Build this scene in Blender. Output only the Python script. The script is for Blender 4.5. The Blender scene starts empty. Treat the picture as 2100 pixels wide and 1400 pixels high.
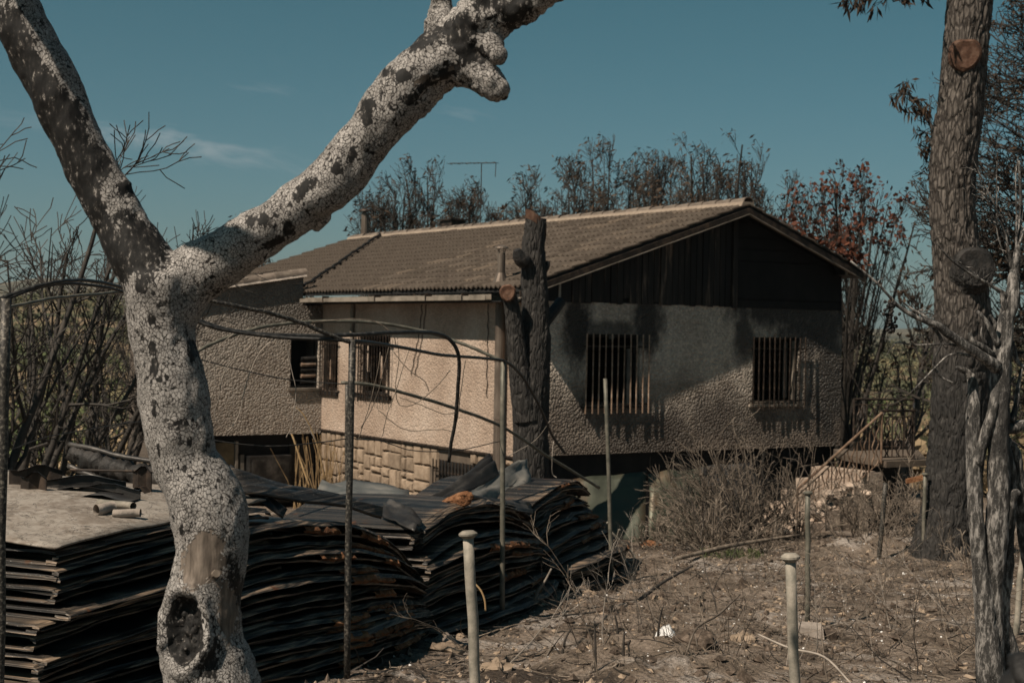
import bpy, math, random
import numpy as np
from mathutils import Vector, Matrix

random.seed(5)
rng = np.random.default_rng(11)
SC = bpy.context.scene
COL = SC.collection
R = math.radians

# ------------------------------------------------------------------ camera
FPX = 3195.0                       # focal length in pixels of the 2100 px wide photograph
CAMZ = 1.65
_p, _r = math.atan(24 / FPX), math.atan(125 / 7060)
_r0 = np.array([1.0, 0, 0]); _f = np.array([0, math.cos(_p), -math.sin(_p)]); _u0 = np.array([0, math.sin(_p), math.cos(_p)])
_rt = math.cos(_r) * _r0 + math.sin(_r) * _u0
_up = math.cos(_r) * _u0 - math.sin(_r) * _r0
CAM = np.array([0, 0, CAMZ])
cam_data = bpy.data.cameras.new('camera')
cam = bpy.data.objects.new('camera', cam_data); COL.objects.link(cam)
cam.matrix_world = Matrix(((_rt[0], _up[0], -_f[0], 0), (_rt[1], _up[1], -_f[1], 0), (_rt[2], _up[2], -_f[2], CAMZ), (0, 0, 0, 1)))
cam_data.sensor_width = 36; cam_data.lens = 36 * FPX / 2100
cam_data.clip_start = 0.1; cam_data.clip_end = 9000
cam_data.dof.use_dof = True; cam_data.dof.focus_distance = 8.0; cam_data.dof.aperture_fstop = 6.3
SC.camera = cam

# ------------------------------------------------------------------ sky, sun, exposure
LIGHT = Vector((1.23, 1.196, -2.06)).normalized()      # the way the sunlight travels
SUN_EL = math.asin(-LIGHT.z); SUN_AZ = math.atan2(-LIGHT.x, -LIGHT.y)
SKY_STRENGTH, SUN_STRENGTH, EXPOSURE = 0.06, 5.0, 0.36
HAZE = 0.00011
world = bpy.data.worlds.new('World'); SC.world = world; world.use_nodes = True
wn = world.node_tree; wn.nodes.clear()
def W(t, **k):
    n = wn.nodes.new(t)
    for a, b in k.items(): setattr(n, a, b)
    return n
def wmath(op, a, b=None, c=None):
    n = W('ShaderNodeMath', operation=op)
    for i, v in enumerate((a, b, c)):
        if v is None: continue
        if isinstance(v, (int, float)): n.inputs[i].default_value = v
        else: wn.links.new(v, n.inputs[i])
    return n.outputs[0]
sky = W('ShaderNodeTexSky', sky_type='NISHITA'); sky.sun_disc = False
sky.sun_elevation = SUN_EL; sky.sun_rotation = SUN_AZ; sky.altitude = 300; sky.air_density = 1.0; sky.dust_density = 1.2; sky.ozone_density = 1.0
tint = W('ShaderNodeMix', data_type='RGBA', blend_type='MULTIPLY'); tint.inputs[0].default_value = 1.0
wn.links.new(sky.outputs[0], tint.inputs[6])
wtc = W('ShaderNodeTexCoord'); wsep = W('ShaderNodeSeparateXYZ'); wn.links.new(wtc.outputs['Generated'], wsep.inputs[0])
wel = W('ShaderNodeMapRange', interpolation_type='SMOOTHSTEP'); wn.links.new(wsep.outputs[2], wel.inputs[0]); wel.inputs[1].default_value = -0.02; wel.inputs[2].default_value = 0.24
wtint = W('ShaderNodeMix', data_type='RGBA'); wn.links.new(wel.outputs[0], wtint.inputs[0]); wtint.inputs[6].default_value = (0.385, 0.565, 0.635, 1); wtint.inputs[7].default_value = (0.25, 0.515, 0.465, 1)
wn.links.new(wtint.outputs[2], tint.inputs[7])
wy = wmath('MAXIMUM', wsep.outputs[1], 0.08)
wu = wmath('DIVIDE', wsep.outputs[0], wy); wv = wmath('DIVIDE', wsep.outputs[2], wy)
wcomb = W('ShaderNodeCombineXYZ'); wn.links.new(wu, wcomb.inputs[0]); wn.links.new(wmath('MULTIPLY_ADD', wu, 0.20, wv), wcomb.inputs[1])
wmap = W('ShaderNodeMapping'); wmap.inputs['Scale'].default_value = (14, 52, 1); wn.links.new(wcomb.outputs[0], wmap.inputs[0])
wno = W('ShaderNodeTexNoise'); wno.inputs['Scale'].default_value = 1.0; wno.inputs['Detail'].default_value = 9; wno.inputs['Roughness'].default_value = 0.62; wno.inputs['Distortion'].default_value = 0.4
wn.links.new(wmap.outputs[0], wno.inputs[0])
def band(cu, cv, su, sv, tilt):
    du = wmath('SUBTRACT', wu, cu)
    dv = wmath('MULTIPLY_ADD', du, tilt, wmath('SUBTRACT', wv, cv))
    e = wmath('ADD', wmath('POWER', wmath('ABSOLUTE', wmath('DIVIDE', du, su)), 2.0), wmath('POWER', wmath('ABSOLUTE', wmath('DIVIDE', dv, sv)), 2.0))
    return wmath('POWER', 2.718, wmath('MULTIPLY', e, -1.0))
m1 = band(-0.215, 0.1145, 0.10, 0.0135, 0.17)
m2 = band(-0.03, 0.136, 0.10, 0.012, 0.05)
m3 = band(-0.16, 0.153, 0.03, 0.007, 0.0)
msk = wmath('ADD', wmath('MULTIPLY', m1, 1.0), wmath('ADD', wmath('MULTIPLY', m2, 0.34), wmath('MULTIPLY', m3, 0.5)))
cl = wmath('MULTIPLY', wmath('SMOOTH_MIN', wmath('MAXIMUM', wmath('MULTIPLY', wmath('SUBTRACT', wmath('MULTIPLY_ADD', msk, 0.30, wno.outputs[0]), 0.655), 4.2), 0.0), 1.0, 0.1), msk)
cloud = W('ShaderNodeMix', data_type='RGBA'); wn.links.new(wmath('MULTIPLY', cl, 0.80), cloud.inputs[0])
wn.links.new(tint.outputs[2], cloud.inputs[6]); cloud.inputs[7].default_value = (4.6, 5.2, 5.4, 1)
bg = W('ShaderNodeBackground'); bg.inputs[1].default_value = SKY_STRENGTH
wn.links.new(cloud.outputs[2], bg.inputs[0])
wo = W('ShaderNodeOutputWorld'); wn.links.new(bg.outputs[0], wo.inputs[0])
sun_data = bpy.data.lights.new('sun', 'SUN'); sun_data.energy = SUN_STRENGTH; sun_data.angle = R(0.53); sun_data.color = (1.0, 0.86, 0.71)
sun = bpy.data.objects.new('sun', sun_data); COL.objects.link(sun); sun.location = (-20, -20, 40)
sun.rotation_euler = LIGHT.to_track_quat('-Z', 'Y').to_euler()
SC.view_settings.view_transform = 'Standard'; SC.view_settings.look = 'None'
SC.view_settings.exposure = EXPOSURE; SC.view_settings.gamma = 1.0; SC.view_settings.use_curve_mapping = False
SC.render.engine = 'CYCLES'; SC.cycles.max_bounces = 6; SC.cycles.use_denoising = True

# ------------------------------------------------------------------ places
def P(px, py, d):
    """point seen at a pixel of the photograph, d metres ahead of the camera"""
    v = _f + (px - 1050) / FPX * _rt + (700 - py) / FPX * _up
    return CAM + v * (d / v[1])
SLOPE = 0.065
def G(px, py):
    v = _f + (px - 1050) / FPX * _rt + (700 - py) / FPX * _up
    k = CAMZ / (-v[2] - SLOPE * v[1])
    return CAM + v * k
def depth_at(px, py): return G(px, py)[1]

# ------------------------------------------------------------------ noise
def _h(ix, iy, iz, seed):
    with np.errstate(over='ignore'):
        h = ix.astype(np.uint32) * np.uint32(374761393) + iy.astype(np.uint32) * np.uint32(668265263) + iz.astype(np.uint32) * np.uint32(2246822519) + np.uint32(seed * 7919 + 13)
        h = (h ^ (h >> np.uint32(13))) * np.uint32(1274126177)
        h = (h ^ (h >> np.uint32(15))) * np.uint32(2654435761)
        h = h ^ (h >> np.uint32(16))
    return h.astype(np.float64) / 4294967295.0
def vnoise(p, seed=0):
    f = np.floor(p); i = f.astype(np.int64); t = p - f; t = t * t * (3 - 2 * t)
    r = 0
    for dx in (0, 1):
        for dy in (0, 1):
            for dz in (0, 1):
                w = (t[:, 0] if dx else 1 - t[:, 0]) * (t[:, 1] if dy else 1 - t[:, 1]) * (t[:, 2] if dz else 1 - t[:, 2])
                r = r + w * _h(i[:, 0] + dx, i[:, 1] + dy, i[:, 2] + dz, seed)
    return r * 2 - 1
def fbm(p, octv=4, seed=0):
    a, s, r = 1.0, 0.0, 0
    for o in range(octv):
        r = r + a * vnoise(p * 2.0 ** o + o * 17.3, seed + o); s += a; a *= 0.5
    return r / s
def xyz(x, y, z=0.0):
    x = np.asarray(x, float); return np.stack([x, np.broadcast_to(y, x.shape), np.broadcast_to(z, x.shape)], -1).reshape(-1, 3)
def sstep(a, b, x):
    t = np.clip((x - a) / (b - a), 0, 1); return t * t * (3 - 2 * t)

# ------------------------------------------------------------------ mesh collector
class Geo:
    def __init__(s): s.v, s.q, s.t, s.n = [], [], [], 0
    def add(s, V, Q=None, T=None):
        V = np.asarray(V, float).reshape(-1, 3)
        if Q is not None and len(Q): s.q.append(np.asarray(Q, np.int64).reshape(-1, 4) + s.n)
        if T is not None and len(T): s.t.append(np.asarray(T, np.int64).reshape(-1, 3) + s.n)
        s.v.append(V); s.n += len(V); return s
    def hexa(s, c):              # 8 corners: bottom ring 0-3 counter-clockwise, top ring 4-7
        return s.add(c, [(3, 2, 1, 0), (4, 5, 6, 7), (0, 1, 5, 4), (1, 2, 6, 5), (2, 3, 7, 6), (3, 0, 4, 7)])
    def box(s, x0, x1, y0, y1, z0, z1):
        return s.hexa([(x0, y0, z0), (x1, y0, z0), (x1, y1, z0), (x0, y1, z0), (x0, y0, z1), (x1, y0, z1), (x1, y1, z1), (x0, y1, z1)])
    def tubes(s, Pt, Rd, k=5, cap=False):
        Pt = np.asarray(Pt, float); Rd = np.asarray(Rd, float); M, n = Pt.shape[:2]
        T = np.gradient(Pt, axis=1); T /= np.linalg.norm(T, axis=2, keepdims=True) + 1e-9
        mean = T.mean(1); ref = np.where((np.abs(mean[:, 2]) < 0.8)[:, None], np.array([[0, 0, 1.0]]), np.array([[1.0, 0.1, 0]]))
        A = np.cross(T, ref[:, None, :]); A /= np.linalg.norm(A, axis=2, keepdims=True) + 1e-9
        B = np.cross(T, A)
        a = np.arange(k) * 2 * math.pi / k
        ring = Pt[:, :, None, :] + Rd[:, :, None, None] * (np.cos(a)[None, None, :, None] * A[:, :, None, :] + np.sin(a)[None, None, :, None] * B[:, :, None, :])
        V = ring.reshape(-1, 3)
        m = np.arange(M)[:, None, None] * n * k; i = np.arange(n - 1)[None, :, None] * k; j = np.arange(k)[None, None, :]; j2 = (j + 1) % k
        Q = np.stack([m + i + j, m + i + k + j, m + i + k + j2, m + i + j2], -1).reshape(-1, 4)
        Tr = None
        if cap:
            Tr = []
            for mm in range(M):
                b0 = mm * n * k; b1 = b0 + (n - 1) * k
                for q in range(1, k - 1): Tr.append((b0, b0 + q, b0 + q + 1)); Tr.append((b1, b1 + q + 1, b1 + q))
        return s.add(V, Q, Tr)
    def tube(s, pts, rad, k=8, cap=True):
        pts = np.asarray(pts, float); rad = np.broadcast_to(np.asarray(rad, float), (len(pts),))
        return s.tubes(pts[None], rad[None], k, cap)
    def leaves(s, C, size, asp=2.0, up=None):
        """small four-cornered leaf faces, bent along the middle"""
        C = np.asarray(C, float); n = len(C)
        d = rng.normal(size=(n, 3)) if up is None else rng.normal(size=(n, 3)) * 0.55 + np.asarray(up)
        d /= np.linalg.norm(d, axis=1, keepdims=True) + 1e-9
        e = np.cross(d, rng.normal(size=(n, 3))); e /= np.linalg.norm(e, axis=1, keepdims=True) + 1e-9
        sz = (size * (0.6 + 0.8 * rng.random(n)))[:, None]
        V = np.stack([C, C + d * sz * 0.5 + e * sz / asp * 0.5, C + d * sz, C + d * sz * 0.5 - e * sz / asp * 0.5], 1).reshape(-1, 3)
        return s.add(V, np.arange(n * 4).reshape(n, 4))
    def arrays(s):
        V = np.concatenate(s.v) if s.v else np.zeros((0, 3))
        Q = np.concatenate(s.q) if s.q else np.zeros((0, 4), np.int64)
        T = np.concatenate(s.t) if s.t else np.zeros((0, 3), np.int64)
        return V, Q, T
    def mesh(s, name, off=(0, 0, 0), smooth=False, attrs=None):
        V, Q, T = s.arrays(); V = V - np.asarray(off)
        me = bpy.data.meshes.new(name)
        me.vertices.add(len(V)); me.vertices.foreach_set('co', V.astype(np.float32).ravel())
        me.loops.add(Q.size + T.size); me.loops.foreach_set('vertex_index', np.concatenate([Q.ravel(), T.ravel()]).astype(np.int32))
        me.polygons.add(len(Q) + len(T))
        st = np.concatenate([np.arange(len(Q)) * 4, Q.size + np.arange(len(T)) * 3]).astype(np.int32)
        me.polygons.foreach_set('loop_start', st)
        me.polygons.foreach_set('use_smooth', np.full(len(st), smooth, dtype=bool))
        me.update(calc_edges=True)
        for k, val in (attrs or {}).items():
            a = me.attributes.new(k, 'FLOAT', 'POINT'); a.data.foreach_set('value', np.asarray(val, np.float32))
        return me
    def build(s, name, mat, parent=None, smooth=False, off=None, attrs=None):
        """links the collected mesh; a child keeps its root's place as its origin"""
        if off is None: off = parent['_base'] if parent is not None and '_base' in parent else (0, 0, 0)
        me = s.mesh(name, off, smooth, attrs)
        return put(name, me, mat, parent, (0, 0, 0) if parent is not None else off)
def put(name, me, mat, parent=None, loc=(0, 0, 0), mtx=None):
    o = bpy.data.objects.new(name, me); COL.objects.link(o)
    if mat is not None and not me.materials: me.materials.append(mat)
    if parent is not None:
        o.parent = parent
        if '_base' in parent: o['_base'] = list(parent['_base'])
    if mtx is not None: o.matrix_local = mtx
    else: o.location = loc
    return o
def tag(o, label, cat, group=None, kind=None):
    if label: o['label'] = label
    if cat: o['category'] = cat
    if group: o['group'] = group
    if kind: o['kind'] = kind
    return o
def thing(name, label, cat, base=(0, 0, 0), rz=0, group=None):
    o = bpy.data.objects.new(name, None); COL.objects.link(o); o.empty_display_size = 0.2
    o.location = tuple(float(c) for c in base); o.rotation_euler = (0, 0, rz)
    o['_base'] = [float(c) for c in base] if rz == 0 else [0.0, 0.0, 0.0]
    return tag(o, label, cat, group)
def spline(pts, n):
    p = np.asarray(pts, float); m = len(p)
    q = np.vstack([2 * p[0] - p[1], p, 2 * p[-1] - p[-2]])
    out = []
    for x in np.linspace(0, m - 1, n):
        i = min(int(x), m - 2); t = x - i; a, b, c, d = q[i:i + 4]
        out.append(0.5 * ((2 * b) + (-a + c) * t + (2 * a - 5 * b + 4 * c - d) * t * t + (-a + 3 * b - 3 * c + d) * t ** 3))
    return np.array(out)
def chain(pts, n):
    """(px, py, depth, radius in px) -> smooth world points and radii in metres"""
    s = spline(pts, n)
    w = np.array([P(a, b, c) for a, b, c, _ in s])
    return w, np.maximum(s[:, 3], 0.3) * s[:, 2] / FPX

# ------------------------------------------------------------------ materials
class NT:
    def __init__(s, name):
        s.m = bpy.data.materials.new(name); s.m.use_nodes = True; s.t = s.m.node_tree
        s.b = s.t.nodes['Principled BSDF']; s.tc = s.t.nodes.new('ShaderNodeTexCoord')
    def n(s, t, **k):
        x = s.t.nodes.new(t)
        for a, b in k.items(): setattr(x, a, b)
        return x
    def set(s, sock, v):
        if hasattr(v, 'is_linked'): s.t.links.new(v, sock)
        elif isinstance(v, tuple) and len(v) == 3 and sock.type == 'RGBA': sock.default_value = (*v, 1)
        else: sock.default_value = v
    def coord(s, scale=(1, 1, 1), src='Object', rot=(0, 0, 0)):
        mp = s.n('ShaderNodeMapping'); mp.inputs['Scale'].default_value = scale; mp.inputs['Rotation'].default_value = rot
        s.t.links.new(s.tc.outputs[src], mp.inputs[0]); return mp.outputs[0]
    def noise(s, vec, scale, detail=5, rough=0.55, dist=0.0):
        x = s.n('ShaderNodeTexNoise'); s.set(x.inputs['Vector'], vec); x.inputs['Scale'].default_value = scale
        x.inputs['Detail'].default_value = detail; x.inputs['Roughness'].default_value = rough; x.inputs['Distortion'].default_value = dist
        return x.outputs[0]
    def voro(s, vec, scale, feature='F1', out=0, rnd=1.0):
        x = s.n('ShaderNodeTexVoronoi', feature=feature); s.set(x.inputs['Vector'], vec); x.inputs['Scale'].default_value = scale
        x.inputs['Randomness'].default_value = rnd; return x.outputs[out]
    def math(s, op, a, b=None, c=None, clamp=False):
        x = s.n('ShaderNodeMath', operation=op); x.use_clamp = clamp
        for i, v in enumerate((a, b, c)):
            if v is not None: s.set(x.inputs[i], v)
        return x.outputs[0]
    def ramp(s, fac, stops):
        x = s.n('ShaderNodeValToRGB'); e = x.color_ramp.elements
        while len(e) < len(stops): e.new(0.5)
        for q, (p, c) in zip(e, stops): q.position = p; q.color = (*c, 1) if len(c) == 3 else c
        s.set(x.inputs[0], fac); return x.outputs[0]
    def step(s, fac, a, b):
        x = s.n('ShaderNodeMapRange', interpolation_type='SMOOTHSTEP'); s.set(x.inputs[0], fac)
        x.inputs[1].default_value = a; x.inputs[2].default_value = b; return x.outputs[0]
    def mix(s, fac, a, b, mode='MIX'):
        x = s.n('ShaderNodeMix', data_type='RGBA', blend_type=mode)
        s.set(x.inputs[0], fac); s.set(x.inputs[6], a); s.set(x.inputs[7], b); return x.outputs[2]
    def attr(s, name):
        x = s.n('ShaderNodeAttribute'); x.attribute_name = name; return x.outputs['Fac']
    def rand(s): return s.n('ShaderNodeObjectInfo').outputs['Random']
    def sep(s, vec):
        x = s.n('ShaderNodeSeparateXYZ'); s.set(x.inputs[0], vec); return x.outputs
    def bump(s, h, strength=0.5, dist=0.01, prev=None):
        x = s.n('ShaderNodeBump'); x.inputs['Strength'].default_value = strength; x.inputs['Distance'].default_value = dist
        s.set(x.inputs['Height'], h)
        if prev is not None: s.t.links.new(prev, x.inputs['Normal'])
        return x.outputs[0]
    def out(s, col=None, rough=None, nor=None, metal=None, spec=None):
        if col is not None: s.set(s.b.inputs['Base Color'], col)
        if rough is not None: s.set(s.b.inputs['Roughness'], rough)
        if nor is not None: s.t.links.new(nor, s.b.inputs['Normal'])
        if metal is not None: s.set(s.b.inputs['Metallic'], metal)
        if spec is not None: s.b.inputs['Specular IOR Level'].default_value = spec
        return s.m
def general(name, cols, scale=6, rough=(0.75, 0.95), bump=0.4, dist=0.01, bscale=None, metal=0.0, stretch=(1, 1, 1), rnd=0.25, detail=6, spec=0.3):
    m = NT(name); v = m.coord(stretch)
    f = m.noise(v, scale, detail, 0.6)
    st = [(0.28 + 0.44 * i / max(1, len(cols) - 1), c) for i, c in enumerate(cols)]
    c = m.ramp(f, st)
    if rnd: c = m.mix(1.0, c, m.ramp(m.rand(), [(0, (1 - rnd,) * 3), (1, (1 + rnd,) * 3)]), 'MULTIPLY')
    f2 = m.noise(v, bscale or scale * 4, 5, 0.6)
    ro = m.math('MULTIPLY_ADD', f, rough[1] - rough[0], rough[0])
    return m.out(c, ro, m.bump(f2, bump, dist), metal, spec)

M = {}
M['char'] = general('charred_wood', [(0.006, 0.006, 0.006), (0.014, 0.013, 0.012), (0.035, 0.031, 0.028)], 9, (0.45, 0.8), 0.6, 0.02, 26)
M['twig'] = general('burnt_twig', [(0.012, 0.011, 0.010), (0.03, 0.026, 0.022), (0.06, 0.05, 0.042)], 14, (0.6, 0.9), 0.3, 0.004)
M['twig_grey'] = general('dry_grey_twig', [(0.045, 0.036, 0.028), (0.11, 0.088, 0.068), (0.24, 0.20, 0.16)], 11, (0.7, 0.9), 0.3, 0.004, rnd=0.35)
M['pale_twig'] = general('bleached_twig', [(0.16, 0.14, 0.12), (0.3, 0.26, 0.22)], 11, (0.7, 0.9), 0.3, 0.004, rnd=0.3)
M['needle'] = general('scorched_needles', [(0.014, 0.010, 0.007), (0.035, 0.022, 0.013), (0.08, 0.044, 0.02)], 3, (0.7, 0.95), 0.1, 0.004)
M['rust_leaf'] = general('rust_red_leaves', [(0.03, 0.011, 0.007), (0.085, 0.027, 0.014), (0.15, 0.055, 0.026)], 5, (0.6, 0.9), 0.1, 0.004)
M['brown_needle'] = general('brown_scorched_needles', [(0.03, 0.018, 0.01), (0.075, 0.045, 0.024), (0.14, 0.085, 0.045)], 3, (0.7, 0.95), 0.1, 0.004)
M['tan_leaf'] = general('dry_tan_leaves', [(0.10, 0.074, 0.045), (0.25, 0.185, 0.11), (0.38, 0.285, 0.175)], 1.4, (0.7, 0.95), 0.1, 0.004)
M['green_leaf'] = general('olive_green_leaves', [(0.03, 0.04, 0.014), (0.07, 0.09, 0.03), (0.12, 0.13, 0.05)], 0.9, (0.6, 0.9), 0.1, 0.004)
M['scrub'] = general('hillside_scrub', [(0.03, 0.038, 0.02), (0.075, 0.078, 0.042), (0.2, 0.155, 0.085)], 0.12, (0.7, 0.95), 0.1, 0.004)
M['soot_metal'] = general('sooty_sheet_metal', [(0.012, 0.012, 0.013), (0.04, 0.038, 0.036), (0.13, 0.12, 0.11)], 3, (0.34, 0.62), 0.25, 0.02, 7, 0.55, (1, 1, 1), 0.3)
M['grey_sheet'] = general('dull_zinc_sheet', [(0.05, 0.05, 0.045), (0.13, 0.13, 0.12), (0.26, 0.24, 0.21)], 2.6, (0.35, 0.6), 0.25, 0.03, 4, 0.35, (1, 1, 1), 0.2)
M['green_sheet'] = general('rusted_green_sheet', [(0.03, 0.033, 0.024), (0.058, 0.064, 0.046), (0.09, 0.052, 0.03)], 2.2, (0.35, 0.6), 0.25, 0.03, 3, 0.3, (1, 1, 0.5), 0.2)
M['dusty_post'] = general('dusty_galvanised_post', [(0.12, 0.115, 0.095), (0.22, 0.20, 0.165), (0.34, 0.30, 0.25)], 16, (0.55, 0.85), 0.5, 0.004, 120, 0.1)
M['green_post'] = general('grey_green_post', [(0.055, 0.055, 0.045), (0.105, 0.10, 0.08), (0.19, 0.17, 0.135)], 12, (0.4, 0.7), 0.3, 0.003, 90, 0.2)
M['sooty_post'] = general('sooty_post', [(0.014, 0.013, 0.012), (0.03, 0.028, 0.025), (0.2, 0.18, 0.15)], 60, (0.4, 0.7), 0.4, 0.003, 120, 0.2)
M['rust'] = general('rusted_iron', [(0.12, 0.075, 0.05), (0.28, 0.195, 0.14), (0.44, 0.36, 0.29)], 8, (0.6, 0.9), 0.4, 0.003, 60, 0.2)
M['brown_iron'] = general('brown_rusted_iron', [(0.05, 0.03, 0.02), (0.12, 0.078, 0.052), (0.22, 0.155, 0.11)], 8, (0.6, 0.9), 0.4, 0.003, 60, 0.2)
M['iron'] = general('blackened_iron', [(0.012, 0.010, 0.009), (0.035, 0.027, 0.022), (0.10, 0.07, 0.05)], 9, (0.45, 0.75), 0.3, 0.003, 60, 0.4)
M['cable'] = general('scorched_black_hose', [(0.008, 0.008, 0.008), (0.02, 0.02, 0.019), (0.07, 0.065, 0.06)], 30, (0.35, 0.6), 0.4, 0.003, 80, 0.0)
M['foam'] = general('burnt_orange_foam', [(0.045, 0.018, 0.008), (0.17, 0.075, 0.032), (0.34, 0.18, 0.095)], 9, (0.85, 1.0), 1.0, 0.03, 30, 0.0)
M['stone'] = general('sand_stone', [(0.16, 0.12, 0.085), (0.235, 0.178, 0.128), (0.30, 0.235, 0.175)], 5, (0.85, 1), 0.7, 0.02, 14, 0, rnd=0.18)
M['mortar'] = general('grey_mortar', [(0.07, 0.055, 0.042), (0.12, 0.095, 0.073)], 6, (0.9, 1), 0.5, 0.01, 30, 0, rnd=0)
M['concrete'] = general('weathered_concrete', [(0.14, 0.12, 0.10), (0.24, 0.205, 0.175), (0.36, 0.31, 0.27)], 5, (0.85, 1), 0.5, 0.01, 30, 0)
M['rubble'] = general('pale_rubble', [(0.14, 0.11, 0.085), (0.28, 0.22, 0.175), (0.45, 0.37, 0.30)], 7, (0.85, 1), 0.7, 0.02, 20, 0, rnd=0.4)
M['black'] = general('soot_and_shade_black', [(0.004, 0.004, 0.004), (0.009, 0.009, 0.009), (0.018, 0.017, 0.016)], 3, (0.8, 1), 0.3, 0.01, 20, 0, rnd=0.2)  # soot colour, also stands in for the dark of openings
M['plank'] = general('charred_plank', [(0.004, 0.004, 0.004), (0.010, 0.009, 0.008), (0.022, 0.018, 0.015), (0.16, 0.118, 0.088)], 2.0, (0.45, 0.75), 0.5, 0.006, 16, 0, (5, 5, 0.55), 0.5)
M['flue'] = general('galvanised_flue', [(0.06, 0.045, 0.035), (0.13, 0.105, 0.085), (0.24, 0.2, 0.165)], 4, (0.4, 0.65), 0.2, 0.004, 20, 0.5, (1, 1, 0.3))
M['straw'] = general('dry_canes', [(0.14, 0.09, 0.045), (0.3, 0.20, 0.10), (0.42, 0.31, 0.17)], 5, (0.7, 0.9), 0.3, 0.004, rnd=0.3)
M['bagwhite'] = general('white_plastic', [(0.55, 0.54, 0.52), (0.75, 0.74, 0.72)], 8, (0.4, 0.6), 0.6, 0.02, 18, 0)
M['cutwood'] = general('cut_wood_face', [(0.025, 0.014, 0.009), (0.075, 0.036, 0.021), (0.13, 0.08, 0.055)], 16, (0.7, 0.9), 0.5, 0.006, 60, 0)
M['rubbish'] = general('bark_chips', [(0.02, 0.015, 0.011), (0.06, 0.044, 0.032), (0.18, 0.14, 0.11)], 20, (0.8, 1), 0.5, 0.01, 50, 0)
M['gutter'] = general('weathered_gutter', [(0.10, 0.085, 0.068), (0.22, 0.19, 0.155), (0.30, 0.26, 0.22)], 3, (0.5, 0.8), 0.2, 0.004, 20, 0.2)
M['yellow_panel'] = general('smoked_yellow_panel', [(0.03, 0.022, 0.012), (0.10, 0.075, 0.04), (0.2, 0.15, 0.085)], 2.5, (0.4, 0.7), 0.2, 0.005, 20, 0)

def stucco(name, cols, pebble, darken=None, brown=0.0):
    """pebble-dashed render; soot(m, s, z) gives a mask of smoke staining and other darkening in wall coordinates"""
    m = NT(name); v = m.coord(); s = m.sep(v)
    big = m.noise(v, 0.9, 5, 0.6); fine = m.noise(v, 24, 4, 0.7)
    c = m.ramp(big, [(0.3, cols[0]), (0.5, cols[1]), (0.72, cols[2])])
    c = m.mix(m.step(fine, 0.36, 0.24), c, tuple(x * 0.35 for x in cols[0]))
    pc = m.sep(m.voro(v, 26, 'F1', 1))[0]
    c = m.mix(min(1.0, pebble + 0.1), c, m.mix(1.0, c, m.ramp(pc, [(0, (0.78,) * 3), (0.6, (1.0,) * 3), (1, (1.3, 1.28, 1.26))]), 'MULTIPLY'))
    vo = m.voro(m.mix(0.06, v, m.n('ShaderNodeTexNoise').outputs[1]), 26)
    vd = m.voro(v, 58)
    hgt = m.math('MULTIPLY', m.math('POWER', vo, 1.5), -1.6)
    ro = 0.85
    if brown:
        bm = m.math('MULTIPLY', m.step(m.math('MULTIPLY_ADD', m.noise(v, 1.1, 5, 0.65), 3.2, m.math('MULTIPLY', s[2], -1.0)), -1.35, 0.1), brown)
        c = m.mix(bm, c, m.ramp(fine, [(0.35, (0.05, 0.036, 0.027)), (0.7, (0.15, 0.112, 0.085))])); ro = m.math('MULTIPLY_ADD', bm, -0.35, 0.85)
    if darken:
        k = darken(m, s, v)
        c = m.mix(k, c, m.ramp(m.noise(v, 3, 4, 0.6), [(0.35, (0.006, 0.006, 0.006)), (0.7, (0.022, 0.020, 0.018))]))
        ro = m.math('MULTIPLY_ADD', k, -0.28, 0.76)
    hgt = m.math('MULTIPLY', hgt, m.math('MULTIPLY_ADD', m.noise(v, 2.6, 4, 0.6), 1.6, 0.15)); n = m.bump(hgt, pebble, 0.030); n = m.bump(m.noise(v, 70, 3, 0.6), 0.25, 0.006, n)
    return m.out(c, ro, n, 0, 0.4)
def soot_gable(m, s, v):
    X, Z = s[0], s[2]           # metres from the near corner, metres above the wall's foot
    w = m.noise(m.coord((1, 1, 0.55)), 3.4, 7, 0.72); w2 = m.math('MULTIPLY_ADD', w, 3.4, -1.75)
    def blob(cx, cz, rx, rz, k=1.0):
        a = m.math('POWER', m.math('ABSOLUTE', m.math('DIVIDE', m.math('SUBTRACT', X, cx), rx)), 2.0)
        b = m.math('POWER', m.math('ABSOLUTE', m.math('DIVIDE', m.math('SUBTRACT', Z, cz), rz)), 2.0)
        e = m.math('ADD', m.math('ADD', a, b), w2)
        return m.math('MULTIPLY', m.step(e, 1.5, 0.1), k)
    parts = [blob(3.2, 0.2, 5.0, 0.12, 0.35), blob(5.6, 2.6, 0.9, 1.2, 0.5), blob(0.95, 3.55, 0.34, 0.85), blob(2.5, 3.6, 0.36, 0.7), blob(1.75, 3.42, 0.85, 0.18, 0.8), blob(1.75, 2.0, 1.0, 0.35, 0.6), blob(5.4, 3.85, 1.1, 0.42), blob(6.5, 3.6, 1.1, 0.9), blob(7.0, 2.6, 0.7, 1.3, 0.95), blob(4.75, 3.3, 0.3, 0.6, 0.9), blob(4.6, 1.9, 1.3, 0.5, 0.5), blob(2.6, 1.6, 1.1, 0.5, 0.55)]
    r = parts[0]
    for q in parts[1:]: r = m.math('MAXIMUM', r, q)
    return m.math('ADD', m.math('MULTIPLY', r, 0.95), 0.0, clamp=True)
def soot_long(m, s, v):
    w = m.noise(m.coord((1, 2.2, 0.5)), 1.5, 5, 0.65)
    top = m.math('MULTIPLY', m.step(m.math('MULTIPLY_ADD', w, 0.9, s[2]), 4.3, 4.75), 0.55)
    far = m.math('MULTIPLY', m.step(m.math('MULTIPLY_ADD', w, 1.8, s[1]), 8.6, 10.2), 0.75)
    return m.math('MAXIMUM', top, far)
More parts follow.
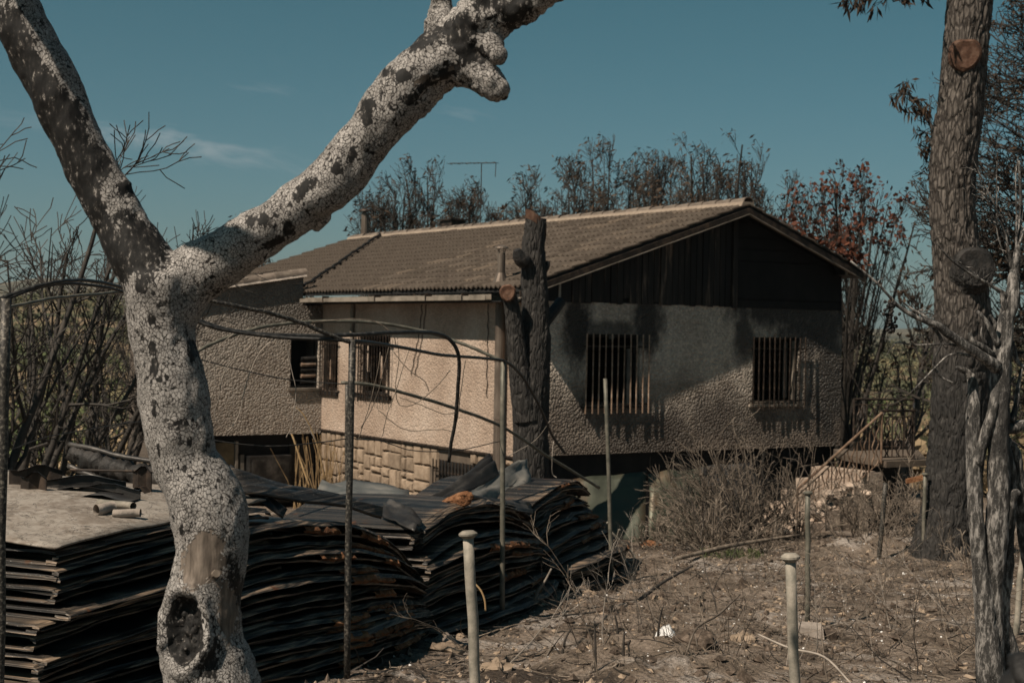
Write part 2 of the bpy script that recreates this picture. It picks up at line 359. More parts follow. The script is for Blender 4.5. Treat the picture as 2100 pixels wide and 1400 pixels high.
def wing_dark(m, s, v):  # darkens toward the top, plus an even amount overall
    w = m.noise(v, 1.3, 5, 0.65)
    top = m.step(m.math('MULTIPLY_ADD', w, 1.6, s[2]), 3.8, 4.6)
    return m.math('ADD', m.math('MULTIPLY', top, 0.45), 0.22, clamp=True)
M['gable'] = stucco('sooty_gable_render', [(0.36, 0.305, 0.25), (0.49, 0.425, 0.355), (0.58, 0.515, 0.44)], 1.0, soot_gable, 0.85)
M['longwall'] = stucco('sunlit_wall_render', [(0.25, 0.185, 0.14), (0.33, 0.255, 0.20), (0.41, 0.335, 0.275)], 0.4, soot_long)
M['wing'] = stucco('wing_render', [(0.29, 0.24, 0.195), (0.39, 0.335, 0.28), (0.47, 0.415, 0.355)], 0.9, wing_dark)

def mat_tile():
    m = NT('ashy_roof_tile'); v = m.coord()
    f = m.noise(v, 9, 6, 0.65); f2 = m.noise(m.coord(src='Generated'), 3, 4, 0.6)
    c = m.ramp(f, [(0.3, (0.05, 0.039, 0.030)), (0.55, (0.075, 0.060, 0.047)), (0.75, (0.11, 0.09, 0.072))])
    c = m.mix(1.0, c, m.ramp(m.rand(), [(0, (0.7, 0.68, 0.66)), (0.85, (1.12, 1.12, 1.12)), (1, (1.5, 1.45, 1.38))]), 'MULTIPLY')
    c = m.mix(m.step(m.noise(v, 40, 3, 0.6), 0.66, 0.74), c, (0.2, 0.17, 0.135))
    return m.out(c, 0.9, m.bump(m.noise(v, 60, 4, 0.6), 0.35, 0.006), 0, 0.25)
M['tile'] = mat_tile()
M['ridge'] = general('ridge_tile_clay', [(0.085, 0.067, 0.053), (0.13, 0.105, 0.085), (0.18, 0.15, 0.12)], 7, (0.85, 1), 0.4, 0.006, 40, 0)
M['ridge_mortar'] = general('ridge_mortar', [(0.22, 0.175, 0.135), (0.32, 0.26, 0.205)], 7, (0.9, 1), 0.5, 0.008, 30, 0)

def mat_bark():
    m = NT('cracked_pale_bark'); v0 = m.coord()
    wz = m.n('ShaderNodeTexNoise'); m.set(wz.inputs['Vector'], v0); wz.inputs['Scale'].default_value = 14; wz.inputs['Detail'].default_value = 3
    v = m.mix(0.06, v0, wz.outputs[1], 'ADD')
    mp = m.n('ShaderNodeMapping'); mp.inputs['Scale'].default_value = (1, 1, 0.72); m.set(mp.inputs[0], v); v = mp.outputs[0]
    e1 = m.voro(v, 98, 'DISTANCE_TO_EDGE'); e2 = m.voro(v, 30, 'DISTANCE_TO_EDGE'); cell = m.voro(v, 98, 'F1', 1)
    cs = m.sep(cell)
    crack = m.math('MULTIPLY', m.math('MAXIMUM', m.math('MULTIPLY', m.step(e1, 0.09, 0.02), 1.0), m.math('MULTIPLY', m.step(e2, 0.03, 0.006), m.step(m.noise(v0, 6, 3, 0.6), 0.45, 0.6))), m.step(m.noise(v0, 24, 4, 0.7), 0.12, 0.42))
    plate = m.ramp(m.noise(v0, 9, 5, 0.6), [(0.3, (0.2, 0.19, 0.178)), (0.5, (0.285, 0.27, 0.255)), (0.7, (0.38, 0.36, 0.34))])
    plate = m.mix(1.0, plate, m.ramp(cs[1], [(0, (0.86, 0.85, 0.84)), (1, (1.08, 1.08, 1.08))]), 'MULTIPLY')
    plate = m.mix(m.step(m.noise(v0, 130, 3, 0.6), 0.62, 0.72), plate, (0.10, 0.09, 0.08))
    c = m.mix(crack, plate, (0.022, 0.02, 0.018))
    a = m.attr('char'); wd = m.attr('wood')
    k = m.step(m.math('ADD', m.math('MULTIPLY_ADD', m.noise(m.coord((1, 1, 0.4)), 42, 5, 0.7), 0.9, m.math('SUBTRACT', a, 0.45)), m.math('MULTIPLY', m.math('SUBTRACT', cs[0], 0.5), 0.22)), 0.47, 0.53)
    k = m.math('MAXIMUM', k, m.math('MULTIPLY', m.step(cs[2], 0.84, 0.86), m.step(m.noise(v0, 13, 4, 0.6), 0.50, 0.58)))
    cc = m.ramp(m.noise(m.coord((1, 1, 0.45)), 70, 5, 0.75), [(0.3, (0.004, 0.004, 0.004)), (0.52, (0.010, 0.0095, 0.009)), (0.60, (0.03, 0.027, 0.024)), (0.66, (0.26, 0.24, 0.22))])
    c = m.mix(k, c, cc)
    kw = m.step(m.math('ADD', wd, m.math('MULTIPLY', m.math('SUBTRACT', cs[0], 0.5), 0.3)), 0.46, 0.54)
    wc = m.ramp(m.noise(m.coord((6, 6, 0.8)), 9, 6, 0.65), [(0.3, (0.05, 0.04, 0.032)), (0.5, (0.12, 0.098, 0.08)), (0.66, (0.2, 0.165, 0.135)), (0.8, (0.25, 0.12, 0.06))])
    c = m.mix(kw, c, wc)
    flat = m.math('MAXIMUM', k, kw)
    h = m.math('MULTIPLY', m.math('SUBTRACT', 1.0, crack), m.math('SUBTRACT', 1.0, flat))
    n = m.bump(h, 0.7, 0.006); n = m.bump(m.noise(m.coord((1, 1, 0.4)), 90, 5, 0.7), 0.35, 0.004, n)
    return m.out(c, m.math('MULTIPLY_ADD', flat, -0.15, 0.85), n, 0, 0.25)
M['bark'] = mat_bark()
def mat_pine():
    m = NT('furrowed_pine_bark'); v0 = m.coord((1, 1, 0.24))
    wz = m.n('ShaderNodeTexNoise'); m.set(wz.inputs['Vector'], v0); wz.inputs['Scale'].default_value = 5; wz.inputs['Detail'].default_value = 4
    v = m.mix(0.10, v0, wz.outputs[1], 'ADD')
    e = m.voro(v, 19, 'DISTANCE_TO_EDGE'); f = m.noise(v0, 22, 6, 0.65)
    plate = m.ramp(f, [(0.3, (0.04, 0.034, 0.029)), (0.52, (0.088, 0.076, 0.066)), (0.72, (0.155, 0.137, 0.12))])
    c = m.mix(m.math('MULTIPLY', m.step(e, 0.16, 0.03), 0.8), plate, (0.014, 0.011, 0.009))
    black = m.ramp(f, [(0.3, (0.010, 0.0095, 0.009)), (0.55, (0.028, 0.026, 0.024)), (0.75, (0.07, 0.064, 0.058))])
    c = m.mix(m.attr('char'), c, black)
    h = m.math('ADD', m.step(e, 0.02, 0.22), m.math('MULTIPLY', f, 0.8))
    return m.out(c, 0.85, m.bump(h, 0.8, 0.022), 0, 0.3)
M['pine'] = mat_pine()
def mat_vine():
    m = NT('burnt_vine_bark'); v = m.coord((1, 1, 0.3)); f = m.noise(v, 38, 6, 0.7); g = m.noise(m.coord(), 190, 3, 0.6); b = m.noise(m.coord(), 4, 3, 0.6)
    c = m.ramp(f, [(0.32, (0.010, 0.0095, 0.009)), (0.48, (0.05, 0.047, 0.043)), (0.56, (0.22, 0.205, 0.19)), (0.7, (0.40, 0.375, 0.345))])
    c = m.mix(m.math('MULTIPLY', m.step(b, 0.50, 0.40), 0.85), c, (0.018, 0.017, 0.016))
    c = m.mix(m.step(g, 0.66, 0.70), c, (0.42, 0.40, 0.37))
    return m.out(c, 0.75, m.bump(f, 1.0, 0.02), 0, 0.35)
M['vine'] = mat_vine()
def mat_ground():
    m = NT('burnt_ground'); v = m.coord(); s = m.sep(v)
    a = m.noise(v, 0.55, 6, 0.6); b = m.noise(v, 3.2, 6, 0.65); d = m.noise(v, 17, 5, 0.7)
    c = m.ramp(b, [(0.28, (0.07, 0.053, 0.040)), (0.46, (0.15, 0.118, 0.09)), (0.6, (0.215, 0.172, 0.137)), (0.76, (0.34, 0.29, 0.245))])
    c = m.mix(m.math('MULTIPLY', m.step(m.math('MULTIPLY_ADD', d, 0.5, m.math('MULTIPLY', a, 1.0)), 0.72, 0.60), 0.85), c, (0.036, 0.027, 0.021))
    c = m.mix(m.math('MULTIPLY', m.step(m.math('MULTIPLY_ADD', m.noise(v, 1.1, 4, 0.6), 1.0, m.math('MULTIPLY', d, 0.35)), 0.70, 0.84), 0.75), c, (0.37, 0.33, 0.295))
    c = m.mix(m.step(m.voro(v, 30), 0.16, 0.08), c, m.ramp(d, [(0.4, (0.10, 0.075, 0.055)), (0.6, (0.42, 0.37, 0.32))]))
    far = m.step(s[1], 34, 70)
    fa = m.noise(v, 0.045, 6, 0.65); fb = m.noise(v, 0.5, 5, 0.6)
    fc = m.ramp(fb, [(0.3, (0.10, 0.078, 0.048)), (0.5, (0.2, 0.15, 0.095)), (0.7, (0.27, 0.18, 0.115))])
    fc = m.mix(m.step(m.math('MULTIPLY_ADD', fb, 0.35, fa), 0.62, 0.72), fc, (0.055, 0.062, 0.034))
    fc = m.mix(m.step(s[1], 350, 900), fc, m.ramp(m.noise(v, 0.02, 6, 0.7), [(0.4, (0.03, 0.036, 0.026)), (0.62, (0.15, 0.125, 0.09))]))
    c = m.mix(far, c, fc)
    lump = m.math('MULTIPLY_ADD', m.voro(v, 24), -0.5, m.noise(v, 11, 6, 0.7))
    n = m.bump(lump, 1.0, 0.07); n = m.bump(m.noise(v, 60, 4, 0.7), 0.7, 0.012, n)
    return m.out(c, 0.95, n, 0, 0.2)
M['ground'] = mat_ground()
def mat_panel():
    m = NT('burnt_panel_skin'); v = m.coord(src='Object')
    a = m.attr('run')
    cb = m.n('ShaderNodeCombineXYZ'); m.set(cb.inputs[0], m.math('MULTIPLY', a, 1.6)); sv = m.sep(v)
    m.set(cb.inputs[1], m.math('MULTIPLY', sv[2], 55.0)); m.set(cb.inputs[2], m.math('MULTIPLY', m.rand(), 40.0))
    f = m.noise(cb.outputs[0], 1.6, 6, 0.6); g = m.noise(v, 5, 5, 0.6)
    c = m.ramp(f, [(0.30, (0.005, 0.005, 0.005)), (0.47, (0.014, 0.0135, 0.013)), (0.57, (0.035, 0.031, 0.027)), (0.65, (0.095, 0.074, 0.056)), (0.76, (0.2, 0.165, 0.13))])
    ce = m.ramp(f, [(0.30, (0.006, 0.006, 0.006)), (0.45, (0.02, 0.018, 0.016)), (0.53, (0.085, 0.068, 0.053)), (0.62, (0.22, 0.16, 0.11)), (0.74, (0.36, 0.28, 0.21))])  # lips get a paler ramp, painting in light caught along the edges
    c = m.mix(m.attr('edge'), c, ce)
    c = m.mix(m.step(g, 0.60, 0.72), c, (0.085, 0.036, 0.016))
    c = m.mix(m.step(m.noise(v, 160, 2, 0.5), 0.70, 0.73), c, (0.4, 0.38, 0.35))
    return m.out(c, m.math('MULTIPLY_ADD', g, 0.35, 0.26), m.bump(f, 0.5, 0.012), 0.05, 0.25)
M['panel'] = mat_panel()
def mat_topsheet():
    m = NT('ash_covered_sheet'); v = m.coord(); f = m.noise(v, 1.6, 6, 0.6, 0.5); g = m.noise(v, 16, 5, 0.65); w = m.noise(v, 4, 6, 0.7, 1.2)
    c = m.ramp(f, [(0.3, (0.16, 0.14, 0.115)), (0.5, (0.3, 0.27, 0.235)), (0.7, (0.42, 0.39, 0.35))])
    c = m.mix(m.math('MULTIPLY', m.step(m.math('MULTIPLY_ADD', g, 0.5, f), 0.62, 0.86), 0.75), c, (0.09, 0.065, 0.045))
    c = m.mix(m.step(m.math('ABSOLUTE', m.math('SUBTRACT', w, 0.5)), 0.012, 0.002), c, (0.04, 0.035, 0.03))
    return m.out(c, 0.7, m.bump(g, 0.3, 0.008), 0.0, 0.35)
M['topsheet'] = mat_topsheet()

# ================================================================== terrain
def hills(x, y):
    az = np.arctan2(x, np.maximum(y, 1e-3)); r = np.hypot(x, y)
    left = sstep(-0.10, -0.26, az); rgt = sstep(0.08, 0.26, az)
    n1 = vnoise(np.stack([az * 9, np.zeros_like(az), np.zeros_like(az)], -1), 3); n2 = vnoise(np.stack([az * 31, r * 0, r * 0], -1), 4)
    h = sstep(60, 260, r) * (left * 8.0 + 2.5 + rgt * 1.5 + 1.2 * n2) + sstep(700, 1900, r) * (24 + 22 * left + 9 * n1 + 4 * n2) * np.where(y > 0, 1, 0.6)
    return h
def ground_z(x, y):
    x = np.asarray(x, float); y = np.asarray(y, float); sh = x.shape; x = x.ravel(); y = y.ravel()
    near = -SLOPE * np.clip(y, -10, 34)
    dip = -4.2 * sstep(34, 90, y) - 0.9 * sstep(-2.6, -5.5, x) * sstep(9, 14, y) * 0
    z = near + dip + hills(x, y)
    p = xyz(x, y)
    k = sstep(80, 40, np.hypot(x, y))
    z = z + k * (0.07 * fbm(p * 0.7, 3, 21) + 0.026 * fbm(p * 9.0, 3, 24) + 0.055 * fbm(p * 2.6, 4, 22) * (0.4 + sstep(0.0, 0.4, vnoise(p * 0.5, 27))))
    for (gx, gy, gr, gh) in MOUNDS: z = z + gh * np.exp(-((x - gx) ** 2 + (y - gy) ** 2) / gr ** 2) * (1 + 0.35 * vnoise(p * 6, 31))
    return z.reshape(sh)
def mound(px, py, rad, h):
    g = G(px, py); return (g[0], g[1], rad, h)
MOUNDS = [mound(1400, 1375, 0.55, 0.16), mound(1260, 1360, 0.4, 0.12), mound(1240, 1150, 0.35, 0.07), mound(915, 1320, 0.14, 0.12), mound(1700, 1040, 1.0, 0.25),
          mound(1330, 1250, 0.25, 0.09), mound(1900, 1330, 0.5, 0.14), mound(1750, 1130, 0.8, 0.16), mound(1480, 1190, 0.3, 0.06), mound(1950, 1140, 1.2, 0.2), mound(1500, 1290, 0.35, 0.05)]
def build_ground():
    fr = np.radians(np.arange(-27, 27.01, 0.2)); rest = np.radians(np.arange(32, 328.1, 6.0))
    az = np.concatenate([fr, rest]); n = len(az)
    rad = np.concatenate([np.geomspace(0.4, 6, 18), np.arange(6.15, 26, 0.075), np.geomspace(26.2, 90, 90), np.geomspace(93, 5200, 90)])
    A, Rr = np.meshgrid(az, rad); X = np.sin(A) * Rr; Y = np.cos(A) * Rr
    Z = ground_z(X, Y)
    V = np.stack([X, Y, Z], -1).reshape(-1, 3); m = len(rad)
    i = np.arange(m - 1)[:, None] * n; j = np.arange(n)[None]; j2 = (j + 1) % n
    Q = np.stack([i + j, i + j2, i + n + j2, i + n + j], -1).reshape(-1, 4)
    g = Geo(); V = np.vstack([V, [[0, 0, float(ground_z(np.array([0.0]), np.array([0.0]))[0])]]])
    T = np.stack([np.full(n, len(V) - 1), (np.arange(n) + 1) % n, np.arange(n)], -1)
    g.add(V, Q, T)
    o = g.build('ground', M['ground'], smooth=True); o['kind'] = 'structure'
build_ground()
def gz(x, y): return float(ground_z(np.array([x]), np.array([y]))[0])
def onground(px, py, sink=0.0):
    g = G(px, py); return np.array([g[0], g[1], gz(g[0], g[1]) - sink])

# ================================================================== the burnt house
HC = P(1085, 800, 26.4); HB = np.array([HC[0], HC[1], -1.75])
HS = np.array([0.84396, 0.53641, 0.0]); HT = np.array([-0.53641, 0.84396, 0.0])
HRZ = math.atan2(HS[1], HS[0]); ZB = 3.4
def H(s, t, z): return np.array([HB[0], HB[1], 0]) + HS * s + HT * t + np.array([0, 0, z + CAMZ])   # z from camera height
house = thing('burnt_house', 'fire-blackened single-storey house with ashy tiled roof and sooty gable', 'house', HB, HRZ)
def hb(g, s0, s1, t0, t1, z0, z1): return g.box(s0, s1, t0, t1, z0 + ZB, z1 + ZB)
def wall(mp, us, zs, holes, th):
    g = Geo(); us = sorted(us); zs = sorted(zs)
    def solid(i, j):
        if not (0 <= i < len(us) - 1 and 0 <= j < len(zs) - 1): return False
        u, z = (us[i] + us[i + 1]) / 2, (zs[j] + zs[j + 1]) / 2
        return not any(a < u < b and c < z < d for a, b, c, d in holes)
    def quad(*p): g.add([mp(*q) for q in p], [(0, 1, 2, 3)])
    for i in range(len(us) - 1):
        for j in range(len(zs) - 1):
            if not solid(i, j): continue
            a, b, c, d = us[i], us[i + 1], zs[j], zs[j + 1]
            quad((a, c, 0), (b, c, 0), (b, d, 0), (a, d, 0)); quad((b, c, th), (a, c, th), (a, d, th), (b, d, th))
            if not solid(i - 1, j): quad((a, c, th), (a, c, 0), (a, d, 0), (a, d, th))
            if not solid(i + 1, j): quad((b, c, 0), (b, c, th), (b, d, th), (b, d, 0))
            if not solid(i, j - 1): quad((a, c, th), (b, c, th), (b, c, 0), (a, c, 0))
            if not solid(i, j + 1): quad((a, d, 0), (b, d, 0), (b, d, th), (a, d, th))
    return g
W1 = (1.18, 2.33, -1.29, -0.05); W2 = (4.97, 6.12, -1.30, -0.06)
hole = lambda w: (w[0], w[1], w[2] + ZB, w[3] + ZB)
gw = wall(lambda u, z, d: (u, d, z), [0.003, W1[0], W1[1], W2[0], W2[1], 7.237], [-2.14 + ZB, W1[2] + ZB, W2[2] + ZB, W2[3] + ZB, W1[3] + ZB, 0.5 + ZB], [hole(W1), hole(W2)], 0.26)
gable_wall = gw.build('gable_wall', M['gable'], house)
LW1 = (7.34, 8.06, -1.36, -0.16); LW2 = (5.02, 6.36, -1.34, -0.16)
lw = wall(lambda u, z, d: (d, u, z), [0.0, LW2[0], LW2[1], LW1[0], LW1[1], 15.6], [-2.18 + ZB, LW1[2] + ZB, LW2[2] + ZB, LW1[3] + ZB, 0.60 + ZB], [hole(LW1), hole(LW2)], 0.24)
long_wall = lw.build('long_wall', M['longwall'], house)
g = Geo(); hb(g, 6.99, 7.235, 0.27, 15.6, -4.6, 1.15); hb(g, 0.25, 6.98, 15.35, 15.6, -4.6, 0.6)
g.build('rear_wall', M['gable'], house)
g = Geo(); hb(g, 0.25, 6.98, 0.27, 15.34, -2.3, -2.2); hb(g, 0.25, 6.98, 0.27, 15.34, 0.52, 0.58); hb(g, 0.25, 6.98, 4.0, 4.12, -2.19, 0.515); hb(g, 3.3, 3.42, 0.27, 3.99, -2.19, 0.515)
g.build('interior', M['black'], house)
# foundation under the overhanging render
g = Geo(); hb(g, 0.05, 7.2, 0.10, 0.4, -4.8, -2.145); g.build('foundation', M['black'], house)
# gable filling behind the boards
RS, RZ, SL, SR = 4.5, 2.36, 0.335, 0.38
def roof_z(s): return RZ - SL * (RS - s) if s < RS else RZ - SR * (s - RS)
g = Geo()
for a, b in ((0.0, RS), (RS, 7.235)):
    g.hexa([(a, 0.03, 0.505 + ZB), (b, 0.03, 0.505 + ZB), (b, 0.26, 0.505 + ZB), (a, 0.26, 0.505 + ZB),
            (a, 0.03, roof_z(a) - 0.1 + ZB), (b, 0.03, roof_z(b) - 0.1 + ZB), (b, 0.26, roof_z(b) - 0.1 + ZB), (a, 0.26, roof_z(a) - 0.1 + ZB)])
gable_fill = g.build('gable_cladding', M['black'], house)
n = 32
for i in range(n):
    a = 0.02 + i * (4.38 / n); b = a + 4.38 / n - 0.012 - 0.006 * random.random(); d = 0.008 + 0.022 * random.random(); zb = 0.475 + 0.03 * random.random()
    if random.random() < 0.12: zb += 0.12 * random.random()
    g = Geo(); g.hexa([(a, -d, zb + ZB), (b, -d, zb + ZB), (b, 0.026, zb + ZB), (a, 0.026, zb + ZB), (a, -d, roof_z(a) - 0.11 + ZB), (b, -d, roof_z(b) - 0.11 + ZB), (b, 0.026, roof_z(b) - 0.11 + ZB), (a, 0.026, roof_z(a) - 0.11 + ZB)])
    g.build('plank', M['plank'], gable_fill)
g = Geo(); hb(g, 4.42, 4.53, -0.045, 0.02, 0.47, 2.2); g.build('post', M['plank'], gable_fill)
zr = [0.48, 0.64, 1.35, 1.57, 1.78, 2.03, 2.22]
for a, b in zip(zr[:-1], zr[1:]):
    sb0 = min(7.2, RS + (RZ - 0.12 - a) / SR); sb1 = min(7.2, RS + (RZ - 0.12 - b) / SR)
    a2, b2 = a + 0.004, b - 0.008; d = 0.006 + 0.02 * random.random()
    g = Geo(); g.hexa([(4.55, -d, a2 + ZB), (sb0, -d, a2 + ZB), (sb0, 0.024, a2 + ZB), (4.55, 0.024, a2 + ZB), (4.55, -d, b2 + ZB), (sb1, -d, b2 + ZB), (sb1, 0.024, b2 + ZB), (4.55, 0.024, b2 + ZB)])
    g.build('board', M['black'], gable_fill)

# roof deck and tiles
T0, T1 = -0.34, 15.8
g = Geo()
for a, b in ((-0.43, RS), (RS, 7.47)):
    za, zb_ = roof_z(a) + ZB, roof_z(b) + ZB
    g.hexa([(a, T0, za - 0.075), (b, T0, zb_ - 0.075), (b, T1, zb_ - 0.075), (a, T1, za - 0.075), (a, T0, za), (b, T0, zb_), (b, T1, zb_), (a, T1, za)])
roof = g.build('roof', M['black'], house)
def tile_mesh(w=0.302, L=0.42, n=8, amp=0.026, th=0.018):
    g = Geo(); x = np.linspace(-w / 2, w / 2, n + 1)
    z = amp * np.array([(0, 1, 0, -0.75)[i % 4] for i in range(n + 1)])
    top0 = np.stack([x, np.zeros_like(x), z], -1); top1 = np.stack([x, np.full_like(x, L), z * 0.9], -1); bot0 = top0 - [0, 0, th * 1.5]
    V = np.vstack([top0, top1, bot0]); k = n + 1
    Q = [(i, i + 1, k + i + 1, k + i) for i in range(n)] + [(2 * k + i, 2 * k + i + 1, i + 1, i) for i in range(n)]
    bot1 = top1 - [0, 0, th]; V = np.vstack([V, bot1])
    Q += [(0, k, 3 * k, 2 * k), (n, 2 * k + n, 3 * k + n, k + n)] + [(3 * k + i, 3 * k + i + 1, 2 * k + i + 1, 2 * k + i) for i in range(n)]
    return g.add(V, Q)
tgeo = tile_mesh(); tV, tQ, _ = tgeo.arrays()
tmesh = tgeo.mesh('tile'); tmesh.materials.append(M['tile'])
al = math.atan(SL); al2 = math.atan(SR)
def tile_mtx(up, t, left, jig=0.011):
    a = al if left else al2
    c, s = math.cos(a), math.sin(a); tl = 0.07 + random.uniform(-0.008, 0.012)
    if left:
        o = Vector((-0.47 + up * c, t, roof_z(-0.47) + up * s + ZB + 0.035)); X = Vector((0, -1, 0)); Y = Vector((c, 0, s))
    else:
        o = Vector((7.52 - up * c, t, roof_z(7.52) + up * s + ZB + 0.035)); X = Vector((0, 1, 0)); Y = Vector((-c, 0, s))
    Z = X.cross(Y); Y2 = (Y - Z * tl).normalized(); Z2 = X.cross(Y2)
    o = o + Z * 0.012 + X * random.uniform(-jig, jig) + Y * random.uniform(-jig, jig)
    m = Matrix((X, Y2, Z2)).transposed().to_4x4(); m.translation = o
    return m
far_tiles = Geo(); nrow = 14; exp_ = 5.19 / nrow
def bake(geo, m):
    A = np.array(m); geo.add(tV @ A[:3, :3].T + A[:3, 3], tQ)
for c in range(54):
    for r in range(nrow):
        m = tile_mtx(r * exp_, T0 + 0.14 + c * 0.30, True)
        if random.random() < 0.02: m = m @ Matrix.Translation((0, -0.06 * random.random(), 0.012)) @ Matrix.Rotation(random.uniform(-.12, .12), 4, 'Z')
        if c < 21: put('tile', tmesh, None, roof, mtx=m)
        else: bake(far_tiles, m)
    for r in range(9): bake(far_tiles, tile_mtx(r * 0.352, T0 + 0.14 + c * 0.30, False))
o = far_tiles.build('tile_field', M['tile'], roof); o['kind'] = 'stuff'
# ridge: mortar bed and half-round tiles
g = Geo(); g.hexa([(RS - 0.17, T0, RZ - 0.03 + ZB), (RS + 0.17, T0, RZ - 0.03 + ZB), (RS + 0.17, T1, RZ - 0.03 + ZB), (RS - 0.17, T1, RZ - 0.03 + ZB), (RS - 0.13, T0, RZ + 0.055 + ZB), (RS + 0.12, T0, RZ + 0.055 + ZB), (RS + 0.12, T1, RZ + 0.055 + ZB), (RS - 0.13, T1, RZ + 0.055 + ZB)])
g.build('ridge_mortar', M['ridge_mortar'], roof)
g = Geo(); a = np.linspace(0, math.pi, 8); V = []
for y, r in ((0, 0.125), (0.43, 0.112)):
    for rr in (r, r - 0.015): V += [(rr * math.cos(q), y, rr * math.sin(q) * 0.72) for q in a]
Q = [(i, i + 1, 16 + i + 1, 16 + i) for i in range(7)] + [(8 + i, i, i + 1, 8 + i + 1)[::-1] for i in range(7)] + [(24 + i, 24 + i + 1, 8 + i + 1, 8 + i) for i in range(7)]
g.add(V, Q); rmesh = g.mesh('ridge_tile'); rmesh.materials.append(M['ridge'])
for i in range(40):
    m = Matrix.Translation((RS + random.uniform(-.008, .008), T0 + i * 0.402, RZ + 0.05 + ZB + random.uniform(-.006, .006))) @ Matrix.Rotation(random.uniform(-.02, .02), 4, 'Z') @ Matrix.Rotation(-0.03, 4, 'X')
    put('ridge_tile', rmesh, None, roof, mtx=m)
# valley where the wing roof joins, a dark jagged line across the tiles
g = Geo(); pv = []
for i in range(26):
    k = i / 25; s = -0.35 + 4.7 * k; t = 8.35 + 5.5 * k
    pv.append((s + random.uniform(-.02, .02), t + (0.06 if i % 2 else -0.03), roof_z(s) + 0.115 + ZB))
g.tube(pv, 0.035, 5); g.build('roof_valley', M['black'], roof)
# barge boards, gutter, eave boxes
g = Geo()
for a, b in ((-0.45, RS), (RS, 7.47)):
    za, zb_ = roof_z(a) + ZB, roof_z(b) + ZB
    g.hexa([(a, T0 - 0.035, za - 0.16), (b, T0 - 0.035, zb_ - 0.16), (b, T0 - 0.003, zb_ - 0.16), (a, T0 - 0.003, za - 0.16), (a, T0 - 0.035, za - 0.06), (b, T0 - 0.035, zb_ - 0.06), (b, T0 - 0.003, zb_ - 0.06), (a, T0 - 0.003, za - 0.06)])
g.build('barge_board', M['iron'], roof)
g = Geo()
for a, b in ((-0.45, RS), (RS, 7.47)):
    za, zb_ = roof_z(a) + ZB, roof_z(b) + ZB
    g.hexa([(a, T0 - 0.045, za - 0.18), (b, T0 - 0.045, zb_ - 0.18), (b, T0 + 0.03, zb_ - 0.18), (a, T0 + 0.03, za - 0.18), (a, T0 - 0.045, za - 0.163), (b, T0 - 0.045, zb_ - 0.163), (b, T0 + 0.03, zb_ - 0.163), (a, T0 + 0.03, za - 0.163)])
g.build('edge_strip', M['gutter'], roof)
g = Geo(); hb(g, -0.56, -0.45, 0.55, 8.05, 0.50, 0.515); hb(g, -0.57, -0.555, 0.55, 8.05, 0.50, 0.575); hb(g, -0.45, -0.44, 0.55, 8.05, 0.50, 0.60)
gut = g.build('gutter', M['gutter'], roof)
for t in (1.3, 2.6, 4.6, 6.9): gg = Geo(); hb(gg, -0.585, -0.44, t, t + 0.03, 0.485, 0.62); gg.build('bracket', M['iron'], gut)
g = Geo(); hb(g, -0.43, -0.005, 0.27, 15.6, 0.47, 0.49); g.build('soffit', M['black'], roof)
g = Geo(); g.hexa([(-0.40, -0.30, 0.50 + ZB), (0.36, -0.30, 0.50 + ZB), (0.36, -0.01, 0.50 + ZB), (-0.40, -0.01, 0.50 + ZB), (-0.40, -0.30, 0.63 + ZB), (0.36, -0.30, 0.86 + ZB), (0.36, -0.01, 0.86 + ZB), (-0.40, -0.01, 0.63 + ZB)])
g.build('eave_box', M['black'], roof)
g = Geo(); hb(g, 0.362, 0.40, -0.32, -0.29, 0.50, 0.84); g.build('eave_trim', M['gutter'], roof)
g = Geo(); g.hexa([(7.05, -0.30, 1.17 + ZB), (7.50, -0.30, 1.12 + ZB), (7.50, 0.4, 1.12 + ZB), (7.05, 0.4, 1.17 + ZB), (7.05, -0.30, roof_z(7.05) - 0.08 + ZB), (7.46, -0.30, roof_z(7.46) - 0.08 + ZB), (7.46, 0.4, roof_z(7.46) - 0.08 + ZB), (7.05, 0.4, roof_z(7.05) - 0.08 + ZB)])
g.build('eave_box', M['soot_metal'], roof)
g = Geo(); hb(g, 7.01, 7.045, -0.32, -0.28, 1.16, 1.36); g.build('eave_trim', M['gutter'], roof)

# gable windows: charred frame inside, iron grille outside
def bar_mesh(name, L, w, d, mat):
    g = Geo(); g.box(-w / 2, w / 2, -d / 2, d / 2, -L, 0); me = g.mesh(name); me.materials.append(mat); return me
def grille(parent, horiz, u0, u1, zt, zb, n, off, mat, short=()):
    """vertical bars on the outside of a window; horiz places (u, out, z)"""
    grl = None
    for z in (zt - 0.22, zb + 0.16):
        a, b = horiz(u0 - 0.06, off + 0.012, z - 0.012), horiz(u1 + 0.06, off - 0.01, z + 0.012); gr = Geo()
        gr.box(min(a[0], b[0]), max(a[0], b[0]), min(a[1], b[1]), max(a[1], b[1]), a[2] + ZB, b[2] + ZB)
        o = gr.build('crossbar' if grl else 'window_grille', M['iron'], grl or parent); grl = grl or o
    me = bar_mesh('bar', zt - zb, 0.019, 0.016, mat)
    for i in range(n):
        u = u0 + (u1 - u0) * i / (n - 1); x, y, z = horiz(u, off + 0.028, zt)
        put('bar', me, None, grl, mtx=Matrix.Translation((x, y, z + ZB + random.uniform(-.01, .01))) @ Matrix.Rotation(random.uniform(-.012, .012), 4, 'Y') @ Matrix.Rotation(random.uniform(-.012, .012), 4, 'X'))
    return grl
